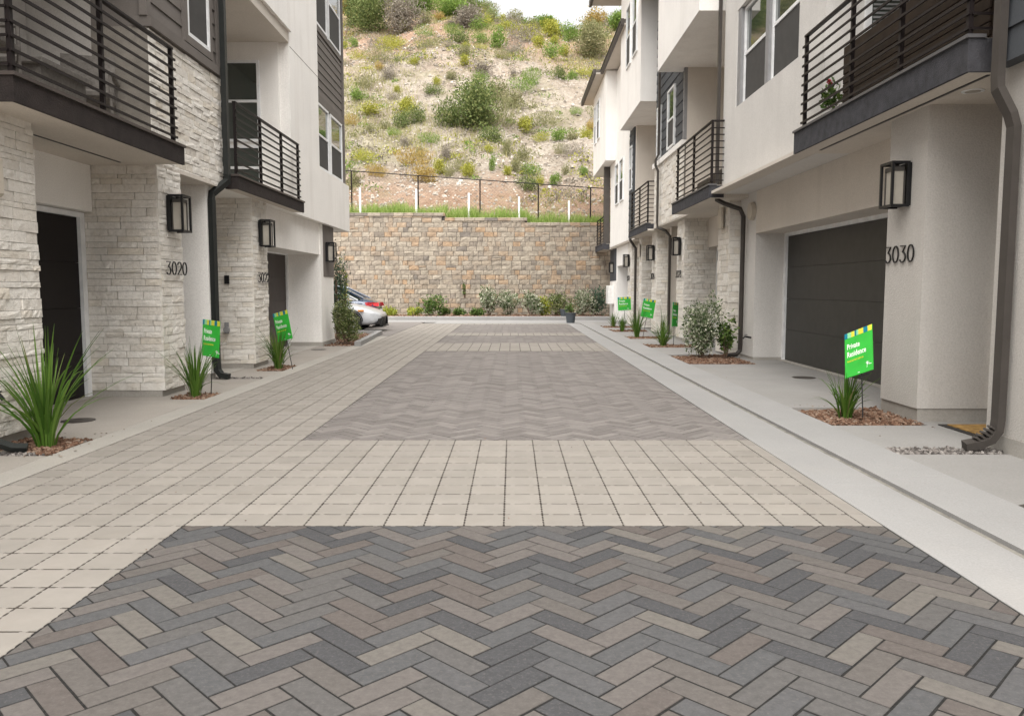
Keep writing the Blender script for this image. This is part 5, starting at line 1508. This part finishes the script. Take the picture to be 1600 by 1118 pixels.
WL = [(-6.35, .5, .45, 'leaf_lime', "lime clump beside the parked car bumper"), (-5.75, .7, .40, 'leaf_lime', "wide lime clump, second from the cars at the wall foot"),
      (-4.6, .6, .38, 'leaf_lime', "low lime clump left of the spindly climber"), (-3.75, 1.0, .95, 'leaf_green', "spindly green climber with lime base at the wall"),
      (-3.1, .4, .35, 'leaf_green', "tiny green clump right of the spindly climber"), (-2.5, .5, .30, 'leaf_green', "small low clump under the wall sprig"),
      (-1.55, .6, .40, 'leaf_green', "dark little clump left of the pale cream shrubs"), (-.95, .9, 1.15, 'leaf_silver', "tall cream-leaved shrub, first of the pale row"),
      (.0, .9, 1.0, 'leaf_silver', "cream-leaved shrub with dark base, second of the pale row"), (1.0, .8, .95, 'leaf_silver', "narrow cream shrub, third of the pale row"),
      (1.6, .5, .8, 'leaf_lime', "lime shrub squeezed between two cream shrubs"), (2.35, 1.1, 1.05, 'leaf_mixed', "round cream and olive shrub in the middle of the pale row"),
      (3.45, 1.0, 1.05, 'leaf_silver', "wide cream shrub left of the dark shrub and pots"), (4.15, 1.0, 1.15, 'leaf_teal', "dark blue-green shrub just behind the two pots"),
      ]
for k, (x, w, h, m, lab) in enumerate(WL):
    xw = x * .94 - .1
    shrub(xw, 35.3 + (k % 3) * .35, w * (1.7 if h < .5 else 1.5), h * 1.0, m, lab, 420 if h < .5 else 1200, .15 if h < .5 else .11, 30 + k, z=.10, lobes=7 if h < .5 else 9, wr=.3 if h < .5 else .45, low=.05, group="shrubs at the foot of the block wall")
shrub(4.75, 35.8, .9, .5, 'leaf_lime', "bright lime clump right of the pots", 420, .09, 51, z=.1, lobes=6, group="shrubs at the foot of the block wall")
shrub(5.2, 34.9, .9, 1.1, 'leaf_teal', "dark shrub touching the far right house", 700, .08, 52, z=.1, lobes=8, group="shrubs at the foot of the block wall")
shrub(-2.2, 36.7, .25, .7, 'leaf_green', "single sprig climbing on the block wall", 160, .1, 53, z=.9, lobes=4)

def pot(x, y, z, r, h, label):
    root = empty("plant_pot", (x, y, z), label=label, cat="plant pot")
    mb = MB(); mb.tube([(0, 0, 0), (0, 0, h)], [r * .78, r], 20); mb.tube([(0, 0, h), (0, 0, h + .04)], [r * 1.08, r * 1.08], 20); mb.build("pot", "pot_grey", root, world=False)
    MB().cyl((0, 0, h + .041), (0, 0, 1), r * .9, .004, 16).build("compost", "soil", root, world=False)
pot(2.28, 30.9, .004, .20, .36, "larger dark grey nursery pot standing on the concrete by the kerb end")
pot(2.22, 33.95, .12, .17, .30, "smaller dark grey pot behind the kerb")
shrub(2.28, 30.9, .42, .5, 'leaf_green', "young green shrub growing in the larger grey pot", 260, .08, 61, z=.36, lobes=6)

# ------------------------------------------------------------------ yard signs
def text_mesh(body, size, m, depth=.0006, bold=0.0):
    cu = bpy.data.curves.new("text", 'FONT'); cu.body = body; cu.size = size; cu.extrude = depth; cu.offset = bold
    cu.resolution_u = 2
    o = bpy.data.objects.new("text", cu); COL.objects.link(o); bpy.context.view_layer.update()
    me = bpy.data.meshes.new_from_object(o.evaluated_get(bpy.context.evaluated_depsgraph_get()))
    bpy.data.objects.remove(o); me.materials.clear(); me.materials.append(M[m]); return me
SW, SH = .36, .46
TX = [("Private", .088, 'sign_white', (-.150, .060)), ("Residence", .088, 'sign_white', (-.150, -.030)), ("PLEASE DO NOT DISTURB", .0245, 'sign_yellow', (-.148, -.085))]
tmesh = []
for body, sz, m, pos in TX:
    me = text_mesh(body, sz, m, .0006, .0012 if sz > .05 else .0004)
    xsv = [v.co.x for v in me.vertices]; wdt = max(xsv) - min(xsv)
    want = {"Private": .165, "Residence": .245}.get(body, .21)
    tmesh.append((me, want / wdt, pos))
def yard_sign(x, y, z, yaw, roll, label, stake, tilt=0.0, h=SH, w=SW, axes=None):
    """board centred on (x,y,z), facing -Y before yaw; stake reaches the ground"""
    root = empty("yard_sign", (x, y, z), label=label, cat="sign", group="green private residence signs")
    root.rotation_euler = (tilt, roll, yaw)
    if axes:
        u = Vector(axes[0]).normalized(); v = Vector(axes[1]); v = (v - u * v.dot(u)).normalized(); n = u.cross(v)
        root.rotation_euler = Matrix((u, -n, v)).transposed().to_euler()
    bd = MB().box(-w / 2, w / 2, -.004, .004, -h / 2, h / 2).build("board", "sign_green", root, world=False)
    x0 = -w / 2
    for a, b, m in ((0, .04, 'sign_teal'), (.04, .09, 'sign_mint'), (.09, .135, 'sign_yellow'), (.135, .16, 'sign_teal'), (.16, .185, 'sign_mint'), (.185, .25, 'sign_yellow'), (.25, .305, 'sign_teal'), (.305, .36, 'sign_yellow')):
        k = w / .36; MB().box(x0 + a * k, x0 + b * k, -.0055, -.0042, h / 2 - .062, h / 2 - .0005).build("stripe", m, bd, world=False)
    for me, sx, (tx, ty) in tmesh:
        o = bpy.data.objects.new("lettering", me); o.location = (tx * w / .36, -.0052, ty); o.rotation_euler = (PI / 2, 0, 0); o.scale = (sx * w / .36, 1.0, 1); link(o); o.parent = bd
    lg = MB()
    for k in range(7):
        a = math.radians(-10 + k * 27); lg.tube([(.105, -.0052, -.175), (.105 + math.cos(a) * .014, -.0052, -.160 + math.sin(a) * .018), (.105 + math.cos(a) * .030, -.0052, -.166 + math.sin(a) * .028)], .0016, 4)
    lg.tube([(.098, -.0052, -.205), (.106, -.0052, -.168)], .0018, 4)
    for k in range(3): lg.box(.120 + k * .012, .129 + k * .012, -.0056, -.0044, -.178, -.171)
    lg.build("logo", "sign_white", bd, world=False)
    MB().box(-.012, .012, -.0056, -.0044, -h / 2 + .018, -h / 2 + .024).build("lettering", "sign_white", bd, world=False)
    sk = MB(); sx_, sl_ = stake
    sk.tube([(sx_, .012, -h / 2 + .25), (sx_, .012, -h / 2 - sl_)], .006, 6)
    sk.tube([(sx_ - .1, .012, -h / 2 + .1), (sx_ - .1, .012, -h / 2 - .02), (sx_ + .1, .012, -h / 2 - .02), (sx_ + .1, .012, -h / 2 + .1)], .0035, 5)
    sk.build("stake", "black_metal", root, world=False)
    return root
yard_sign(3.515, 8.02, .71, math.radians(38), math.radians(-2), "green Private Residence sign in the mulch of 3030, largest and nearest on the right", (.02, .46), w=.34, h=.50, axes=((.45, -.81, .36), (.19, .40, .90)))
yard_sign(-3.78, 9.95, .72, math.radians(-24), math.radians(5), "green Private Residence sign above the grass clump by 3020", (.02, .50), h=.46, w=.28)
yard_sign(-3.83, 13.25, .72, math.radians(-28), math.radians(-13), "green Private Residence sign tilted to the left by 3022", (.02, .50), h=.48, w=.33)
yard_sign(3.80, 18.5, .74, math.radians(58), math.radians(4), "green Private Residence sign seen nearly edge-on beyond the white-leaved shrub", (.0, .50), h=.56, w=.36)
yard_sign(3.72, 21.7, .80, math.radians(12), math.radians(10), "green Private Residence sign leaning right on a black stake", (.0, .56), h=.50, w=.36)
yard_sign(3.56, 25.2, .86, math.radians(6), math.radians(-3), "farthest green Private Residence sign, upright and square", (.0, .60), h=.42, w=.42)

# ------------------------------------------------------------------ balcony furniture
def arm_chair(x, y, z, rz, m, label, h=.95):
    root = empty("patio_chair", (x, y, z), rz, label=label, cat="chair", group="furniture on the left balcony")
    MB().box(-.28, .28, -.28, .28, .36, .44, 0, .02).build("seat", m, root, world=False)
    MB().add([(-.28, .24, .44), (.28, .24, .44), (.28, .34, h), (-.28, .34, h), (-.28, .28, .44), (.28, .28, .44), (.28, .38, h), (-.28, .38, h)], [(0, 1, 2, 3), (7, 6, 5, 4), (0, 4, 5, 1), (1, 5, 6, 2), (2, 6, 7, 3), (3, 7, 4, 0)]).build("backrest", m, root, world=False)
    for sx in (-1, 1):
        MB().box(sx * .28, sx * .33, -.28, .30, .60, .65, 0, .01).build("armrest", m, root, world=False)
        for sy in (-1, 1): MB().tube([(sx * .29, sy * .26, 0), (sx * .29, sy * .26, .62)], .018, 6).build("leg", "wicker_pale", root, world=False)
arm_chair(-4.75, 9.05, 3.055, math.radians(20), "wicker_pale", "pale wicker chair on the left balcony by the far end wall")
arm_chair(-4.6, 6.95, 3.055, math.radians(100), "wicker_pale", "wicker chair on the left balcony at the near left edge", 1.1)
tb = empty("patio_table", (-4.75, 8.1, 3.055), label="low grey wicker table on the left balcony", cat="table", group="furniture on the left balcony")
MB().box(-.35, .35, -.45, .45, .40, .46, 0, .01).build("table_top", "wicker_pale", tb, world=False)
MB().box(-.30, .30, -.40, .40, .02, .399).build("base", "wicker_pale", tb, world=False)

ob = empty("outdoor_bench", (4.3, 8.6, 3.435), label="long dark wooden slatted bench close behind the railing of the 3030 balcony", cat="bench")
for k in range(7): MB().box(4.06, 4.085, 6.98, 10.0, 3.50 + k * .112, 3.604 + k * .112, 0, .004).build("back_slat", "wood_dark", ob)
for y in (7.0, 8.0, 9.0, 9.97): MB().box(4.088, 4.13, y - .03, y + .03, 3.44, 4.27).build("post", "wood_dark", ob)
MB().box(4.135, 4.8, 6.98, 10.0, 3.80, 3.88).build("seat", "wood_dark", ob)
fp = empty("potted_flower", (4.02, 10.3, 3.435), label="small potted plant with a red flower at the far end of the 3030 balcony", cat="potted plant")
MB().tube([(0, 0, 0), (0, 0, .14)], [.06, .08], 14).build("pot", "white_plastic", fp, world=False)
o = bpy.data.objects.new("foliage", bush_mesh("foliage", 'leaf_green', 71, .16, .16, .36, 160, .09, 6)); link(o); o.parent = fp; o.location = (0, 0, .12)
o = bpy.data.objects.new("flower", bush_mesh("flower", 'petal', 72, .05, .05, .08, 50, .04, 3)); link(o); o.parent = fp; o.location = (0, 0, .46)
sf = empty("outdoor_chair", (4.4, 17.2, 3.335), label="dark wicker seating behind the rails of the second right balcony", cat="chair")
MB().box(4.2, 4.9, 16.2, 17.0, 3.34, 3.75, 0, .03).build("seat", "wicker", sf)
MB().box(4.75, 4.92, 16.2, 17.0, 3.76, 4.25, 0, .03).build("backrest", "wicker", sf)
MB().box(4.2, 4.9, 17.3, 18.3, 3.34, 3.72, 0, .03).build("table", "wicker", sf)

# ------------------------------------------------------------------ cars
def car(x, y, rz, paint, label, tail=False):
    root = empty("parked_car", (x, y, 0), rz, label=label, cat="car", group="cars parked in the bay")
    # stations along the length: t, half width, lower z, shoulder z, top z (body below the glass)
    S = [(-2.30, .62, .34, .62, .72), (-2.24, .74, .26, .66, .84), (-2.05, .84, .20, .72, .97), (-1.7, .89, .18, .76, 1.03), (-1.2, .905, .18, .78, .99), (-.5, .91, .18, .78, .96),
         (.3, .91, .18, .77, .95), (.9, .905, .18, .76, .93), (1.3, .90, .18, .73, .87), (1.75, .88, .18, .66, .77), (2.05, .82, .19, .59, .67), (2.22, .72, .24, .53, .59), (2.30, .55, .30, .48, .53)]
    V = []; F = []; n = 13
    for (t, w, zl, zs, zt) in S:
        ring = [(w * .90, zl), (w * .985, zl + .12), (w, (zl + zs) / 2), (w * .985, zs), (w * .93, zs + (zt - zs) * .55), (w * .72, zt), (0, zt + .015)]
        ring = ring + [(-a, b) for a, b in reversed(ring[:-1])]
        V += [(t, a, b) for a, b in ring]
    for i in range(len(S) - 1):
        for k in range(n - 1): F.append((i * n + k, i * n + k + 1, (i + 1) * n + k + 1, (i + 1) * n + k))
        F.append((i * n + n - 1, i * n, (i + 1) * n, (i + 1) * n + n - 1))
    F.append(tuple(reversed(range(n)))); e = (len(S) - 1) * n; F.append(tuple(range(e, e + n)))
    mb = MB().add(V, F); bo = mb.build("body", paint, root, smooth=True, world=False)
    sm = bo.modifiers.new("round", 'SUBSURF'); sm.levels = 2; sm.render_levels = 2
    # cabin
    C = [(-1.75, .72, 1.00, .70), (-1.05, .80, 1.36, .60), (-.4, .82, 1.44, .60), (.35, .82, 1.42, .60), (1.25, .74, .96, .68)]
    V = []; F = []
    for t, wb, zt, wt in C: V += [(t, wb, .93), (t, wt, zt), (t, -wt, zt), (t, -wb, .93)]
    for i in range(4):
        a, b = i * 4, i * 4 + 4
        F += [(a, b, b + 1, a + 1), (a + 1, b + 1, b + 2, a + 2), (a + 2, b + 2, b + 3, a + 3)]
    F += [(0, 1, 2, 3), (19, 18, 17, 16)]
    MB().add(V, F).build("glass", "glass", root, world=False)
    rf = MB(); V = []
    for t, w, z in ((-1.1, .62, 1.355), (-.4, .63, 1.455), (.4, .62, 1.435), (.52, .60, 1.39)): V += [(t, w, z), (t, -w, z)]
    rf.add(V, [(2 * i, 2 * i + 1, 2 * i + 3, 2 * i + 2) for i in range(3)]); V2 = [(a, b, c - .03) for a, b, c in V]; rf.add(V2, [(2 * i, 2 * i + 2, 2 * i + 3, 2 * i + 1) for i in range(3)])
    for sy in (-1, 1):
        rf.tube([(-1.85, sy * .72, .99), (-1.08, sy * .62, 1.36), (-.4, sy * .62, 1.45), (.42, sy * .62, 1.43), (1.3, sy * .74, .95)], .03, 6)
        rf.tube([(-.35, sy * .83, .95), (-.38, sy * .62, 1.44)], .025, 6)
    rf.build("roof", paint, root, world=False)
    for t in (-1.42, 1.40):
        for sy in (-1, 1):
            wh = MB(); wh.tube([(t, sy * .68, .32), (t, sy * .70, .32), (t, sy * .88, .32), (t, sy * .905, .32)], [.29, .325, .325, .29], 24); wo = wh.build("wheel", "tyre", root, world=False)
            MB().cyl((t, sy * .895, .32), (0, sy, 0), .20, .02, 18).build("rim", "rim", wo, world=False)
            MB().tube([(t + math.cos(a) * .36, sy * .913, .32 + math.sin(a) * .36) for a in [k * PI / 12 for k in range(13)]], .018, 5).build("wheel_arch", "car_trim", root, world=False)
    for sy in (-1, 1):
        # head lamps: clear wedge with amber corner; tail lamps: red wedge wrapping round the corner
        hd = MB().add([(2.24, sy * .50, .58), (1.70, sy * .905, .70), (1.68, sy * .91, .62), (2.23, sy * .62, .51), (2.12, sy * .46, .56), (1.66, sy * .80, .68), (1.70, sy * .80, .62), (2.12, sy * .5, .54)],
                      [(0, 1, 2, 3), (7, 6, 5, 4), (0, 4, 5, 1), (1, 5, 6, 2), (2, 6, 7, 3), (3, 7, 4, 0)]).build("headlight", "lens_clear", root, world=False)
        MB().box(1.62, 1.80, sy * .89, sy * .925, .63, .69, 0, .006).build("indicator", "lens_amber", hd, world=False)
        MB().add([(-2.33, sy * .48, .86), (-2.02, sy * .86, .88), (-2.00, sy * .875, .77), (-2.35, sy * .56, .74), (-2.1, sy * .42, .83), (-1.9, sy * .78, .86), (-1.9, sy * .78, .74), (-2.1, sy * .5, .70)],
                 [(0, 1, 2, 3), (7, 6, 5, 4), (0, 4, 5, 1), (1, 5, 6, 2), (2, 6, 7, 3), (3, 7, 4, 0)]).build("tail_light", "lens_red", root, world=False)
        MB().box(.85, 1.05, sy * .93, sy * 1.08, .92, 1.04, 0, .03).build("mirror", paint, root, world=False)
    MB().add([(2.315, -.50, .46), (2.315, .50, .46), (2.27, .66, .20), (2.27, -.66, .20), (2.1, -.50, .46), (2.1, .50, .46), (2.1, .66, .20), (2.1, -.66, .20)],
             [(0, 1, 2, 3), (7, 6, 5, 4), (0, 4, 5, 1), (1, 5, 6, 2), (2, 6, 7, 3), (3, 7, 4, 0)]).build("grille", "car_trim", root, world=False)
    for sy in (-1, 1):
        MB().add([(2.345, sy * .30, .44), (2.25, sy * .74, .41), (2.20, sy * .83, .24), (2.345, sy * .35, .21), (2.2, sy * .30, .44), (2.05, sy * .60, .41), (2.05, sy * .65, .24), (2.2, sy * .35, .21)], [(0, 1, 2, 3), (7, 6, 5, 4), (0, 4, 5, 1), (1, 5, 6, 2), (2, 6, 7, 3), (3, 7, 4, 0)]).build("air_intake", "car_trim", root, world=False)
    MB().box(2.0, 2.33, -.62, .62, .15, .19).build("splitter", "car_trim", root, world=False)
    MB().box(-2.345, -2.33, -.26, .26, .52, .64).build("number_plate", "plate", root, world=False)
    return root
car(-6.35, 25.3, 0, "car_white", "white saloon parked nose out beside the olive shrub")
car(-6.86, 27.5, PI, "car_blue", "dark blue saloon parked tail out beyond the white car")
